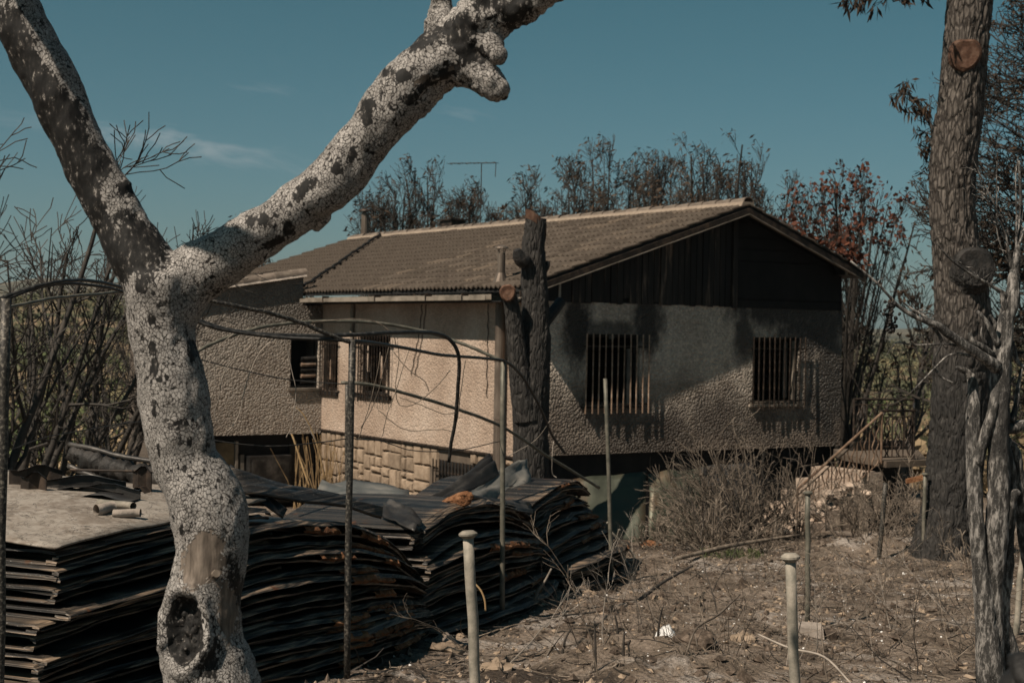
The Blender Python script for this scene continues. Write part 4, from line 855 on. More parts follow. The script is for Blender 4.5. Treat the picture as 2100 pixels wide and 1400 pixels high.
# ================================================================== burnt sandwich panels lying in stacks
ORD = ['topmost', 'second', 'third', 'fourth', 'fifth', 'sixth', 'seventh', 'eighth', 'ninth', 'tenth', 'eleventh', 'twelfth', 'thirteenth', 'fourteenth', 'fifteenth', 'sixteenth']
def panel_stack(c0, c1, width, n, z_top, label, top_label, group, wave=0.03, tilt=0.0, sag=0.0, jut=0.05, twist=0.0, seed=0, foam=0.5, endlip=True, nu=44, z_base=None, slump=0.2, lean=0.0, bulge=0.0, droop=0.0):
    """c0, c1: ends of the front foot line on the plan; panels lie one on the other up to z_top (world)"""
    c0 = np.array(c0, float); c1 = np.array(c1, float); L = np.linalg.norm(c1 - c0); u = (c1 - c0) / L; v = np.array([-u[1], u[0]])
    us = np.linspace(0, 1, nu); out = []; rs = np.random.default_rng(seed + 100); ks = np.cumsum(rs.uniform(0.35, 1.65, n)); ks = (ks - ks[0]) / (ks[-1] - ks[0])
    for i in range(n):
        k = ks[i]
        fl = np.array([gz(*(c0 + u * L * a)) for a in us]); fl = np.convolve(np.pad(fl, 8, 'edge'), np.ones(17) / 17, 'valid') if z_base is None else fl * 0 + z_base
        top = z_top[0] + (z_top[1] - z_top[0]) * us
        base_w = wave * vnoise(np.stack([us * L * 0.75, us * 0 + k * 0.5, us * 0 + seed], -1), seed) + 0.08 * wave * vnoise(np.stack([us * L * 3.5, us * 0 + k * 5, us * 0 + seed], -1), seed + 1)
        zc = fl + 0.02 + (top - fl - 0.02) * k + base_w * (0.3 + 0.9 * k) + (tilt * us + sag * (us * (1 - us) * 4)) * (0.15 + 0.85 * k)
        off = jut * vnoise(np.array([[k * 9.1, seed, 0.0]]), seed + 2)[0] + 0.5 * jut * vnoise(np.stack([us * L * 1.6, us * 0 + i * 3.3, us * 0], -1), seed + 3)
        off = off - slump * (1 - k) ** 0.8 + 0.02 * (i % 2)
        off = off - bulge * np.sin(us * math.pi) * (0.4 + 0.6 * (1 - k)); zc = zc - 0.16 * np.abs(2 * us - 1) ** 3 * k * droop
        e0 = jut * 1.6 * vnoise(np.array([[i * 1.7, seed + .5, 0.0]]), seed + 4)[0]; e1 = jut * 1.6 * vnoise(np.array([[i * 1.7, seed + 9.5, 0.0]]), seed + 5)[0]
        along = e0 + lean * k + (L + e1 - e0) * us
        gap = ((top - fl) / n).mean() * (0.7 + 0.6 * rs.random())
        base = np.array([*(c0 + u * L * .5 + v * width * .3), float(zc.mean())])
        th = thing('metal_sheet', top_label if i == n - 1 else ORD[n - 1 - i] + ' from the top, ' + label, 'metal sheet', base, 0, group)
        def skin(name, prof, mat, zshift, extra=0.0):
            V = []; m = len(prof)
            for a, (dv, dz) in enumerate(prof):
                w_ = np.clip(dv / 0.25, 0, 1)
                xy = c0[None] + u[None] * along[:, None] + v[None] * (dv + off * (1 - 0.6 * w_))[:, None] if np.ndim(dv + off) else 0
                crin = 0.0035 * vnoise(np.stack([us * L * 6, us * 0 + a * 2.1 + i * 7, us * 0 + extra], -1), seed + 6) + 0.10 * gap * vnoise(np.stack([us * L * 3.6, us * 0 + i * 2.7, us * 0 + extra * 3], -1), seed + 8) + 0.26 * gap * vnoise(np.stack([us * L * 1.3, us * 0 + i * 5.1, us * 0 + extra], -1), seed + 7)
                V.append(np.stack([xy[:, 0], xy[:, 1], zc + dz + zshift + crin * (1 if a else 1.5) + twist * dv * (us - 0.5)], -1))
            V = np.array(V).transpose(1, 0, 2)        # nu, m, 3
            V = V.reshape(-1, 3); q = np.arange(nu - 1)[:, None] * m + np.arange(m - 1)[None]
            Q = np.stack([q, q + 1, q + m + 1, q + m], -1).reshape(-1, 4)
            if endlip:
                ends = [0, nu - 1]; Vx = []; Qx = []
                nb = len(V)
                for e in ends:
                    row = V[e * m:(e + 1) * m].copy(); row[:, 2] -= 0.012 * (1 + 0.4 * vnoise(np.stack([np.arange(m) * 1.0, np.arange(m) * 0 + e, np.arange(m) * 0 + i], -1), 5)); row[:, :2] += u * (0.004 if e else -0.004)
                    s0 = nb + len(Vx) * m; Vx.append(row); Qx += [(e * m + j, e * m + j + 1, s0 + j + 1, s0 + j) for j in range(m - 1)]
                V = np.vstack([V] + Vx); Q = np.vstack([Q, Qx]); run = np.concatenate([np.repeat(along, m), np.repeat(along[[0, -1]], m)])
            else: run = np.repeat(along, m)
            g = Geo(); g.add(V, Q); return g.build(name, mat, th, False, attrs={'run': run + i * 3.1 + extra, 'edge': np.resize(np.array([1.0 if dv < 0.08 else 0.0 for dv, _ in prof]), len(run))})
        lip = gap * 0.34
        up = [(0.02, -lip * 1.02), (-0.022, -lip), (-0.020, -lip * .85), (-0.004, -lip * .45), (0.006, -lip * .3), (0.012, 0.0), (0.10, 0.004), (0.3, 0.0), (width * .6, 0.006), (width, 0.0)]
        lo = [(0.06, lip * .5), (0.034, lip * .42), (-0.008, 0.012), (-0.004, 0.0), (0.05, -0.002), (0.3, 0.0), (width, 0.0)]
        skin('upper_skin', up, M['panel'], gap * 0.98); skin('lower_skin', lo, M['panel'], 0.0, 2.0)
        if foam and random.random() < foam:
            for _ in range(random.randint(1, 3)):
                g = Geo(); a0 = random.uniform(0.3, 0.75); a1 = min(0.95, a0 + random.uniform(0.08, 0.25)); uu = np.linspace(a0, a1, 12); zz = np.interp(uu, us, zc); oo = np.interp(uu, us, off * np.ones(nu)); al_ = np.interp(uu, us, along)
                fr = -0.030 + 0.03 * rng.random(12); hh = gap * (0.5 + 0.3 * rng.random(12)); V = []
                for dv, hz_ in ((fr, 0.1), (fr - 0.022, 0.5), (fr, 1.0), (fr * 0 + 0.3, 1.0)):
                    xy = c0 + u * al_[:, None] + v * (dv + oo)[:, None]; V.append(np.stack([xy[:, 0], xy[:, 1], zz + gap * 0.06 + hh * hz_ + rng.normal(0, .004, 12)], -1))
                V = np.array(V).transpose(1, 0, 2).reshape(-1, 3); q = np.arange(11)[:, None] * 4 + np.arange(3)[None]
                g.add(V, np.stack([q, q + 1, q + 5, q + 4], -1).reshape(-1, 4))
                g.build('foam_core', M['foam'], th)
        out.append((th, zc, along, off))
    return out, c0, u, v, L
def xy(px, py): g = G(px, py); return (g[0], g[1])
uA = np.array([0.37, 0.93]); cA = np.array([-2.44, 8.2])
# left stack: a lower pile with a ledge, a smaller pile set back on it
stA1 = panel_stack(cA + [-0.03, -0.05], cA + uA * 2.15, 2.5, 9, (CAMZ - 1.66, CAMZ - 1.66), 'black crumpled panel in the lower left stack', 'panel with bluish top ledge halfway up the left stack', 'panels in the lower left stack', 0.05, 0.05, 0.02, 0.05, 0, 3, 0.1, slump=0.14)
stA2 = panel_stack(cA + uA * 0.06 + [-0.02, 0.02], cA + uA * 2.2, 2.5, 5, (CAMZ - 1.30, CAMZ - 1.27), 'crumpled black panel in the upper left stack', 'topmost black panel of the left stack, under the ash-covered sheet', 'panels in the upper left stack', 0.02, 0.0, 0.02, 0.04, 0, 4, 0.1, z_base=CAMZ - 1.60, slump=0.10)
stB = panel_stack((-1.80, 9.35), (-0.72, 12.3), 1.3, 12, (CAMZ - 1.36, CAMZ - 1.74), 'wavy black panel in the middle stack behind the black post', 'topmost panel of the middle stack behind the black post', 'panels in the middle stack', 0.10, 0.0, 0.06, 0.08, 0, 8, 0.95, slump=0.1, bulge=0.16, droop=1.0)
stC = panel_stack((-0.72, 12.35), (0.26, 15.8), 1.2, 12, (CAMZ - 1.50, CAMZ - 1.84), 'black panel in the stack behind the corner post', 'topmost panel of the stack behind the corner post', 'panels in the stack behind the corner post', 0.06, 0.0, 0.08, 0.08, 0, 14, 0.25, slump=0.14, bulge=0.18, droop=0.9)
stD = panel_stack((0.25, 16.3), (1.12, 19.6), 1.2, 16, (CAMZ - 1.86, CAMZ - 1.86), 'black panel in the fanned stack at right', 'topmost panel of the fanned stack at the right', 'panels in the fanned stack', 0.03, 0.10, 0.10, 0.12, 0, 19, 0.35, slump=0.45, lean=-1.15, bulge=0.2, droop=0.8)

# the pale ash-covered sheet that caps the left stack
def sheet(name, label, cat, corners, mat, n=14, amp=0.03, seed=0, thick=0.012, bulge=0.0, group=None):
    c = np.array(corners, float); k = np.linspace(0, 1, n); U, Vv = np.meshgrid(k, k)
    p = c[0] * ((1 - U) * (1 - Vv))[..., None] + c[1] * (U * (1 - Vv))[..., None] + c[2] * (U * Vv)[..., None] + c[3] * ((1 - U) * Vv)[..., None]
    nr = np.cross(c[1] - c[0], c[3] - c[0]); nr /= np.linalg.norm(nr)
    h = amp * fbm(np.stack([U.ravel() * 3, Vv.ravel() * 3, 0 * U.ravel() + seed], -1), 3, seed + 50) + bulge * np.sin(U.ravel() * math.pi) * np.sin(Vv.ravel() * math.pi)
    p = p.reshape(-1, 3) + nr * h[:, None]; q = np.arange(n - 1)[:, None] * n + np.arange(n - 1)[None]; Q = np.stack([q, q + 1, q + n + 1, q + n], -1).reshape(-1, 4)
    N = n * n; b = p - nr * thick; rim = [j for j in range(n)] + [j * n + n - 1 for j in range(1, n)] + [N - 1 - j for j in range(1, n)] + [(n - 1 - j) * n for j in range(1, n - 1)]
    RQ = [(rim[j], rim[(j + 1) % len(rim)], N + rim[(j + 1) % len(rim)], N + rim[j])[::-1] for j in range(len(rim))]
    g = Geo(); g.add(np.vstack([p, b]), np.vstack([Q, Q[:, ::-1] + N, RQ]))
    o = g.build(name, mat, None, True, c[0]); return tag(o, label, cat, group)
vA = np.array([-uA[1], uA[0]])
zt = CAMZ - 1.175
def A3(a, b, z): q = cA + uA * a + vA * b; return (q[0], q[1], z)
sheet('ash_sheet', 'pale ash-covered metal sheet lying on top of the left stack', 'sheet', [A3(0.05, -0.02, zt), A3(2.25, 0.0, zt + 0.03), A3(2.6, 2.5, zt + 0.09), A3(0.2, 2.45, zt + 0.06)], M['topsheet'], 22, 0.05, 2, 0.012, 0.10)
sheet('ledge_sheet', 'bluish-grey sheet jutting out as a ledge of the left stack', 'sheet', [A3(-0.05, -0.03, CAMZ - 1.60), A3(1.3, -0.05, CAMZ - 1.58), A3(1.3, 0.6, CAMZ - 1.55), A3(-0.1, 1.6, CAMZ - 1.55)], M['soot_metal'], 12, 0.03, 5)
# scrap heaped on that sheet
sx = A3(0.95, 0.75, 0)
def scrap(label, a, b, dims, rot, mat, lift=0.0, profile='angle', name='scrap_metal'):
    base = np.array(A3(a + 0.32, b - 0.12, zt + 0.085 + lift)); L, w, h = dims; g = Geo(); cz, sz_ = math.cos(rot), math.sin(rot)
    if profile == 'angle':
        n_ = 7; k = np.linspace(-.5, .5, n_); pr = [(-w / 2, 0), (w / 2, 0), (w / 2, h), (w / 2 - .02, h)]; V = []
        for q in k: V += [(q * L, y + 0.012 * math.sin(q * 9), z + 0.02 * math.sin(q * 7 + 1)) for y, z in pr]
        qq = np.arange(n_ - 1)[:, None] * 4 + np.arange(3)[None]; Q = np.stack([qq, qq + 1, qq + 5, qq + 4], -1).reshape(-1, 4); V = np.array(V); V2 = V + [0.002, 0.005, -0.005]
        V = np.vstack([V, V2]); Q = np.vstack([Q, Q[:, ::-1] + n_ * 4])
    elif profile == 'tube':
        gg = Geo(); k = np.linspace(-.5, .5, 8); gg.tube(np.stack([k * L, 0.06 * np.sin(k * 3), k * 0 + h / 2], -1), w / 2, 10); V, Q, T = gg.arrays()
    V = V @ np.array([[cz, sz_, 0], [-sz_, cz, 0], [0, 0, 1]]) + base
    g.add(V, Q); o = g.build(name, mat, None, profile == 'tube', base); tag(o, label, 'scrap', 'scrap heaped on the ash-covered sheet')
scrap('long bent sheet-metal profile across the scrap heap', 1.0, 0.95, (0.62, 0.14, 0.06), 0.1, M['soot_metal'], 0.05)
scrap('wide torn metal plate in the middle of the scrap heap', 0.95, 0.75, (0.5, 0.22, 0.05), -0.12, M['soot_metal'], 0.02)
scrap('short black channel standing at the back of the scrap heap', 0.95, 1.2, (0.32, 0.08, 0.13), 0.35, M['iron'], 0.04)
scrap('stepped black bracket at the left of the scrap heap', 0.72, 1.05, (0.16, 0.12, 0.12), 0.1, M['iron'], 0.03)
scrap('dark block at the right end of the scrap heap', 1.4, 0.75, (0.14, 0.1, 0.13), -0.2, M['iron'], 0.02)
scrap('thin rod sticking out right of the scrap heap', 1.4, 0.95, (0.55, 0.018, 0.02), -0.3, M['iron'], 0.12, 'tube')
scrap('curved grey pipe stub leaning at the front of the scrap heap', 0.75, 0.45, (0.26, 0.045, 0.05), -1.0, M['dusty_post'], -0.02, 'tube')
scrap('stubby grey pipe lying left of the curved pipe stub', 0.6, 0.42, (0.12, 0.07, 0.07), 0.4, M['concrete'], -0.04, 'tube')
scrap('small grey tube end nearest the sheet edge', 0.62, 0.28, (0.10, 0.05, 0.05), -0.5, M['concrete'], -0.05, 'tube')
hose('fallen_hose', 'black hose lying across the ash-covered sheet', 'hose', [(0, 1026, 9.6), (50, 1040, 9.4), (95, 1056, 9.2), (140, 1068, 9.1), (190, 1066, 9.1)], M['cable'], 2.6, 24)
# charred roll between two curled sheets behind the pale tree
w, r = chain([(150, 930, 11, 18), (190, 945, 10.9, 22), (240, 962, 10.8, 22), (300, 976, 10.7, 22), (370, 985, 10.6, 21)], 60)
r = r * (1 + 0.10 * np.sin(np.arange(60) * 1.1) * (np.arange(60) % 12 > 1) - 0.35 * (np.arange(60) % 15 == 7))
g = Geo(); g.tube(w, r, 20); V, Q, T = g.arrays(); V = V + fbm(V * 22, 3, 9)[:, None] * 0.018 * np.array([1, 1, 1]); g = Geo(); g.add(V, Q, T)
tag(g.build('charred_log', M['char'], None, True, w[0]), 'charred log lying behind the pale tree, above the ash-covered sheet', 'log')
hose('curled_edge', 'curled black sheet edge above the charred log', 'metal strip', [(143, 910, 11.0), (180, 918, 10.9), (240, 935, 10.8), (310, 947, 10.7), (380, 955, 10.6)], M['soot_metal'], 5.5, 30, 6)
hose('curled_edge', 'curled black sheet edge below the charred log', 'metal strip', [(140, 955, 10.9), (190, 975, 10.8), (250, 992, 10.7), (310, 1001, 10.6), (380, 1000, 10.5)], M['soot_metal'], 5.5, 30, 6)

# bent loose sheets on and behind the stacks
sheet('bent_sheet', 'charred slab with rusty patches sloping down right of the pale tree', 'sheet', [P(470, 962, 10.4), P(778, 1040, 11.5), P(782, 1062, 11.4), P(500, 1010, 10.2)], M['panel'], 14, 0.04, 11, 0.02)
sheet('bent_sheet', 'steep narrow sheet leaning down from the pale tree into the gap', 'sheet', [P(468, 958, 10.6), P(585, 1050, 10.5), P(580, 1062, 10.4), P(462, 985, 10.3)], M['soot_metal'], 10, 0.03, 12)
sheet('bent_sheet', 'flat grey sheet behind the middle stack, below the stone plinth', 'sheet', [P(640, 1004, 14.5), P(850, 1052, 13.5), P(838, 1004, 16), P(668, 988, 16)], M['grey_sheet'], 12, 0.10, 13)
sheet('bent_sheet', 'twisted shiny sheet propped up in front of the cellar grille', 'sheet', [P(858, 1035, 14.2), P(878, 1050, 14.0), P(1022, 960, 15.0), P(1005, 937, 15.2)], M['soot_metal'], 14, 0.10, 14)
sheet('bent_sheet', 'wide brownish sheet standing on edge left of the burnt stump', 'sheet', [P(890, 1048, 14.6), P(1085, 1018, 16.6), P(1080, 942, 17.2), P(985, 990, 16.2)], M['grey_sheet'], 14, 0.12, 15)
sheet('bent_sheet', 'folded dark sheet end at the meeting of the two middle stacks', 'sheet', [P(800, 1030, 13), P(866, 1062, 12.4), P(850, 1090, 12.2), P(780, 1050, 12.6)], M['soot_metal'], 10, 0.06, 16)
w, r = chain([(895, 1044, 13.4, 8), (925, 1032, 13.3, 14), (958, 1020, 13.2, 15), (966, 1018, 13.2, 4)], 14); g = Geo(); g.tube(w, r, 12); V, Q, T = g.arrays(); V += fbm(V * 20, 3, 6)[:, None] * 0.03; g = Geo(); g.add(V, Q, T)
tag(g.build('foam_lump', M['foam'], None, False, w[0]), 'torn lump of orange foam on the stack behind the capped stake', 'foam lump')
sheet('bent_sheet', 'dark sheet lying on the orange foam lump', 'sheet', [P(945, 1028, 13.3), P(1095, 1052, 15.2), P(1085, 1030, 15.8), P(965, 1012, 13.6)], M['soot_metal'], 12, 0.04, 17)
# sheets leaning against the foundation
sheet('leaning_sheet', 'green metal sheet leaning on the foundation behind the fanned stack', 'sheet', [P(1140, 1110, 24.0), P(1322, 1115, 24.0), P(1326, 962, 24.7), P(1150, 985, 24.7)], M['green_sheet'], 12, 0.10, 21)
sheet('leaning_sheet', 'rust-brown sheet leaning on the foundation next to the green one', 'sheet', [P(1326, 1112, 24.1), P(1440, 1110, 24.4), P(1440, 958, 25.0), P(1332, 968, 24.7)], M['green_sheet'], 12, 0.14, 22)
sheet('leaning_sheet', 'dented dark sheet leaning on the foundation behind the brush', 'sheet', [P(1438, 1105, 24.6), P(1570, 1100, 25.2), P(1548, 946, 25.8), P(1436, 956, 25.2)], M['soot_metal'], 12, 0.14, 23)
# buckled metal frame at the foot of the fanned stack
t = thing('metal_chair', 'buckled metal chair frame at the foot of the leaning grey-green post', 'chair', onground(1265, 1170))
for c in ([(1213, 1092), (1250, 1130), (1285, 1165)], [(1218, 1085), (1260, 1118), (1292, 1162)], [(1212, 1096), (1245, 1072), (1253, 1066)], [(1255, 1092), (1300, 1138), (1286, 1148), (1262, 1122)], [(1222, 1100), (1240, 1112), (1262, 1106), (1270, 1085)], [(1286, 1148), (1284, 1168), (1296, 1174)]):
    w, r = chain([(a, b, 18.4 + 0.3 * random.random(), 2.4) for a, b in c], 14); g = Geo(); g.tube(w, r.mean(), 6); g.build('rail', M['dusty_post'], t)

# ================================================================== the pale cracked tree in front
def remesh_union(geo, voxel, smooth_it):
    me = geo.mesh('union'); o = bpy.data.objects.new('union', me); COL.objects.link(o)
    m = o.modifiers.new('r', 'REMESH'); m.mode = 'VOXEL'; m.voxel_size = voxel
    s = o.modifiers.new('s', 'SMOOTH'); s.iterations = smooth_it; s.factor = 0.5
    bpy.context.view_layer.update()
    ev = o.evaluated_get(bpy.context.evaluated_depsgraph_get()); e = ev.to_mesh()
    V = np.zeros(len(e.vertices) * 3, np.float32); e.vertices.foreach_get('co', V)
    N = np.zeros(len(e.vertices) * 3, np.float32); e.vertices.foreach_get('normal', N)
    L = np.zeros(len(e.loops), np.int32); e.loops.foreach_get('vertex_index', L)
    lt = np.zeros(len(e.polygons), np.int32); e.polygons.foreach_get('loop_total', lt); ls = np.zeros(len(e.polygons), np.int32); e.polygons.foreach_get('loop_start', ls)
    q = ls[lt == 4]; Q = np.stack([L[q + i] for i in range(4)], -1); t3 = ls[lt == 3]; T = np.stack([L[t3 + i] for i in range(3)], -1)
    ev.to_mesh_clear(); bpy.data.objects.remove(o); bpy.data.meshes.remove(me)
    return V.reshape(-1, 3).astype(float), N.reshape(-1, 3).astype(float), Q, T
D = 5.0
raw = Geo()
def limb(pts, n=40, k=18):
    w, r = chain(pts, n); raw.tube(w, r, k, True); return w, r
trunk_w, _ = limb([(470, 1990, D, 150), (462, 1700, D, 118), (452, 1500, D, 104), (437, 1400, D, 95), (418, 1335, D, 87), (414, 1270, D, 83), (422, 1200, D, 77), (434, 1150, D, 76), (437, 1100, D, 77), (429, 1050, D, 81), (408, 1000, D, 74), (379, 950, D, 67), (369, 900, D, 70), (362, 850, D, 69), (356, 800, D, 69), (349, 750, D, 67), (339, 700, D, 67), (333, 650, D, 72), (336, 600, D, 80), (338, 562, D, 80)], 90, 24)
limb([(345, 620, D, 62), (305, 560, D, 62), (272, 505, D, 59), (240, 445, D, 56), (203, 375, D, 54), (164, 290, D, 51), (125, 215, D, 55), (98, 160, D, 57), (66, 95, D, 56), (35, 30, D, 55), (0, -50, D, 54), (-60, -190, D, 52), (-140, -380, D - .1, 48)], 60, 20)
limb([(345, 640, D, 66), (372, 590, D, 66), (410, 555, D, 62), (465, 522, D - .02, 56), (530, 483, D - .04, 52), (590, 440, D - .05, 50), (635, 405, D - .06, 50), (690, 362, D - .08, 57), (735, 305, D - .1, 55), (785, 245, D - .12, 56), (838, 180, D - .13, 59), (890, 130, D - .14, 58), (945, 95, D - .15, 55), (985, 50, D - .16, 58), (1020, 0, D - .17, 62), (1060, -70, D - .2, 66), (1120, -200, D - .2, 60)], 80, 20)
limb([(900, 130, D - .14, 34), (903, 66, D - .12, 27), (903, 20, D - .1, 20), (898, -30, D - .1, 18), (880, -120, D - .05, 17)], 20, 14)
limb([(930, 115, D - .14, 56), (972, 145, D - .17, 40), (1004, 172, D - .19, 31), (1022, 190, D - .2, 22), (1027, 196, D - .205, 19)], 16, 10)
limb([(985, 50, D - .16, 50), (1030, 25, D - .2, 38), (1075, 10, D - .24, 36), (1140, -40, D - .3, 34)], 14, 14)
def limb3(pts, rads, k=12):
    w = spline(pts, 24); raw.tube(w, np.interp(np.linspace(0, 1, 24), np.linspace(0, 1, len(rads)), rads), k, True)
limb3([(-1.80, 4.92, 1.5 + CAMZ), (-1.88, 4.55, 1.62 + CAMZ), (-1.86, 4.1, 1.74 + CAMZ), (-1.62, 3.75, 2.0 + CAMZ), (-1.5, 3.6, 2.4 + CAMZ)], [.07, .06, .05, .042, .03])
limb3([(-1.86, 4.1, 1.74 + CAMZ), (-1.7, 4.15, 1.95 + CAMZ), (-1.45, 4.2, 2.2 + CAMZ), (-1.2, 4.2, 2.6 + CAMZ)], [.05, .045, .04, .03])
limb([(1000, 90, D - .2, 30), (1018, 110, D - .22, 20), (1034, 120, D - .22, 8)], 8, 10)
# burrs and swellings
for (a, b, rr) in ((212, 372, 30), (255, 385, 20), (830, 134, 22), (795, 300, 22), (710, 280, 16), (470, 1065, 50), (462, 1020, 40), (365, 1290, 62), (660, 455, 25), (565, 405, 18)):
    w, r = chain([(a - 6, b - 6, D - 0.02, rr * .7), (a, b, D - .02, rr), (a + 6, b + 6, D - .02, rr * .7)], 7); raw.tube(w, r, 12, True)
V, N, Q, T = remesh_union(raw, 0.0095, 5)
def ball(px, py, dd, r_px): return P(px, py, D + dd), r_px * D / FPX
face = -(V - CAM); face /= np.linalg.norm(face, axis=1, keepdims=True); front = (N * face).sum(1)
disp = 0.018 * fbm(V * np.array([9, 9, 5]), 4, 61) + 0.005 * fbm(V * np.array([34, 34, 20]), 3, 62)
kc, kr = ball(377, 1292, -0.13, 1)
# burnt hollow: an ellipse pressed into the trunk, with a raised rim
ex = ((V - kc) @ _rt) / (42 * D / FPX); ez = ((V - kc) @ _up) / (76 * D / FPX); ed = np.sqrt(ex ** 2 + ez ** 2) + 0.12 * fbm(V * 30, 2, 66)
hol = sstep(1.0, 0.62, ed) * (front > 0.0)
disp += -0.055 * hol + 0.022 * np.exp(-((ed - 1.12) / 0.2) ** 2) * (front > 0) + hol * 0.022 * np.abs(fbm(V * np.array([55, 55, 38]), 3, 68)) * 2
rug = sstep(P(820, 0, D) @ _rt, P(900, 0, D) @ _rt, V @ _rt); disp += rug * (0.014 * fbm(V * np.array([13, 13, 13]), 3, 63) + 0.012 * np.abs(fbm(V * 38, 2, 64)))
V2 = V + N * disp[:, None]
char = 0.16 + 0.40 * fbm(V * np.array([7.5, 7.5, 4.0]), 4, 71)
def dab(px, py, rx, ry, amt, ang=0.0, only_front=True):
    c = P(px, py, D - 0.06); x = ((V - c) @ _rt) * FPX / D; y = -((V - c) @ _up) * FPX / D
    ca, sa = math.cos(ang), math.sin(ang); a, b = x * ca + y * sa, -x * sa + y * ca
    return amt * np.exp(-((a / rx) ** 2 + (b / ry) ** 2)) * ((front > -0.15) if only_front else 1)
for q in ((290, 500, 42, 75, .75, -.35), (140, 270, 36, 130, .55, -.48), (60, 130, 42, 75, .65, -.4), (30, 80, 30, 60, .4, 0), (185, 400, 22, 90, .5, -.45), (230, 520, 14, 90, .4, -.35), (95, 215, 40, 60, .4, -.4), (212, 345, 16, 26, .5, 0), (258, 380, 16, 20, .6, 0),
          (205, 325, 14, 30, .5, -.2), (300, 590, 9, 12, .7, 0), (318, 655, 8, 14, .7, 0), (318, 715, 9, 12, .8, 0), (325, 755, 8, 20, .8, 0), (395, 720, 12, 25, .7, 0), (325, 845, 9, 34, .7, 0), (332, 920, 8, 26, .8, 0), (395, 905, 7, 14, .8, 0), (383, 960, 10, 14, .6, 0), (380, 1085, 9, 14, .7, 0),
          (440, 1105, 20, 14, .7, 0), (478, 1190, 22, 85, .7, -.1), (445, 1320, 26, 70, .6, .2), (430, 990, 30, 18, .45, .5), (548, 455, 12, 14, .7, 0), (597, 467, 12, 12, .7, 0), (520, 460, 14, 18, .6, 0), (640, 385, 46, 16, .55, -.75), (700, 355, 18, 14, .5, -.7), (760, 235, 14, 18, .7, .6), (760, 262, 12, 10, .6, 0),
          (730, 330, 10, 14, .6, 0), (835, 175, 16, 14, .6, 0), (875, 100, 40, 18, .6, -.6), (950, 85, 34, 24, .7, -.5), (975, 130, 30, 14, .7, .3), (1000, 30, 26, 22, .6, 0), (1060, 55, 36, 30, .6, -.6), (905, 175, 56, 12, .7, -.55), (565, 500, 36, 9, .6, -.5), (845, 220, 16, 10, .6, 0), (800, 165, 10, 12, .5, 0), (900, 20, 20, 50, .35, 0), (520, 405, 16, 8, .4, 0)):
    char = char + dab(*q)
dl = np.abs((V - P(150, 260, D)) @ (_rt * 0.886 - _up * 0.46)); upz = (V - CAM) @ _up
leftlimb = ((V @ _rt) < P(330, 520, D) @ _rt) * sstep(P(0, 560, D)[2] - CAMZ, P(0, 480, D)[2] - CAMZ, upz) 
lx = ((V - P(150, 260, D)) @ (_rt * 0.886 + _up * 0.46)) * FPX / D
char = char + leftlimb * (0.20 - 0.0035 * lx + 0.22 * fbm(V * np.array([10, 10, 4]), 3, 77))
char = np.maximum(char, sstep(1.02, 0.8, ed) * (front > 0) * 1.2)
char -= 0.35 * sstep(0.0, 0.12, np.abs(fbm(V * np.array([60, 60, 22]), 2, 73))) * (char > 0.62) * (char < 0.8) * 0
char = np.where(V[:, 2] < P(0, 1050, D)[2], char, char) - 0.10 * sstep(P(0, 700, D)[2], P(0, 900, D)[2], V[:, 2])
wood = dab(415, 1150, 44, 62, 1.0, .35) + dab(470, 1260, 20, 70, .9, .0) + dab(440, 1110, 30, 30, .4) + dab(873, 182, 26, 9, .8, -.55) + dab(930, 158, 26, 8, .5, -.3) + 0.1 * fbm(V * 12, 3, 75)
pale_tree = thing('pale_tree', 'forked tree trunk with cracked pale bark and charred patches in front', 'tree', (trunk_w[0][0], trunk_w[0][1], gz(trunk_w[0][0], trunk_w[0][1])))
g = Geo(); g.add(V2, Q, T); g.build('trunk', M['bark'], pale_tree, True, attrs={'char': char, 'wood': wood})
w, r = chain([(438, 1178, D - .10, 7), (442, 1176, D - .125, 8.5), (444, 1175, D - .137, 8)], 5); g = Geo(); g.tube(w, r, 10); g.build('knot', M['twig_grey'], pale_tree)

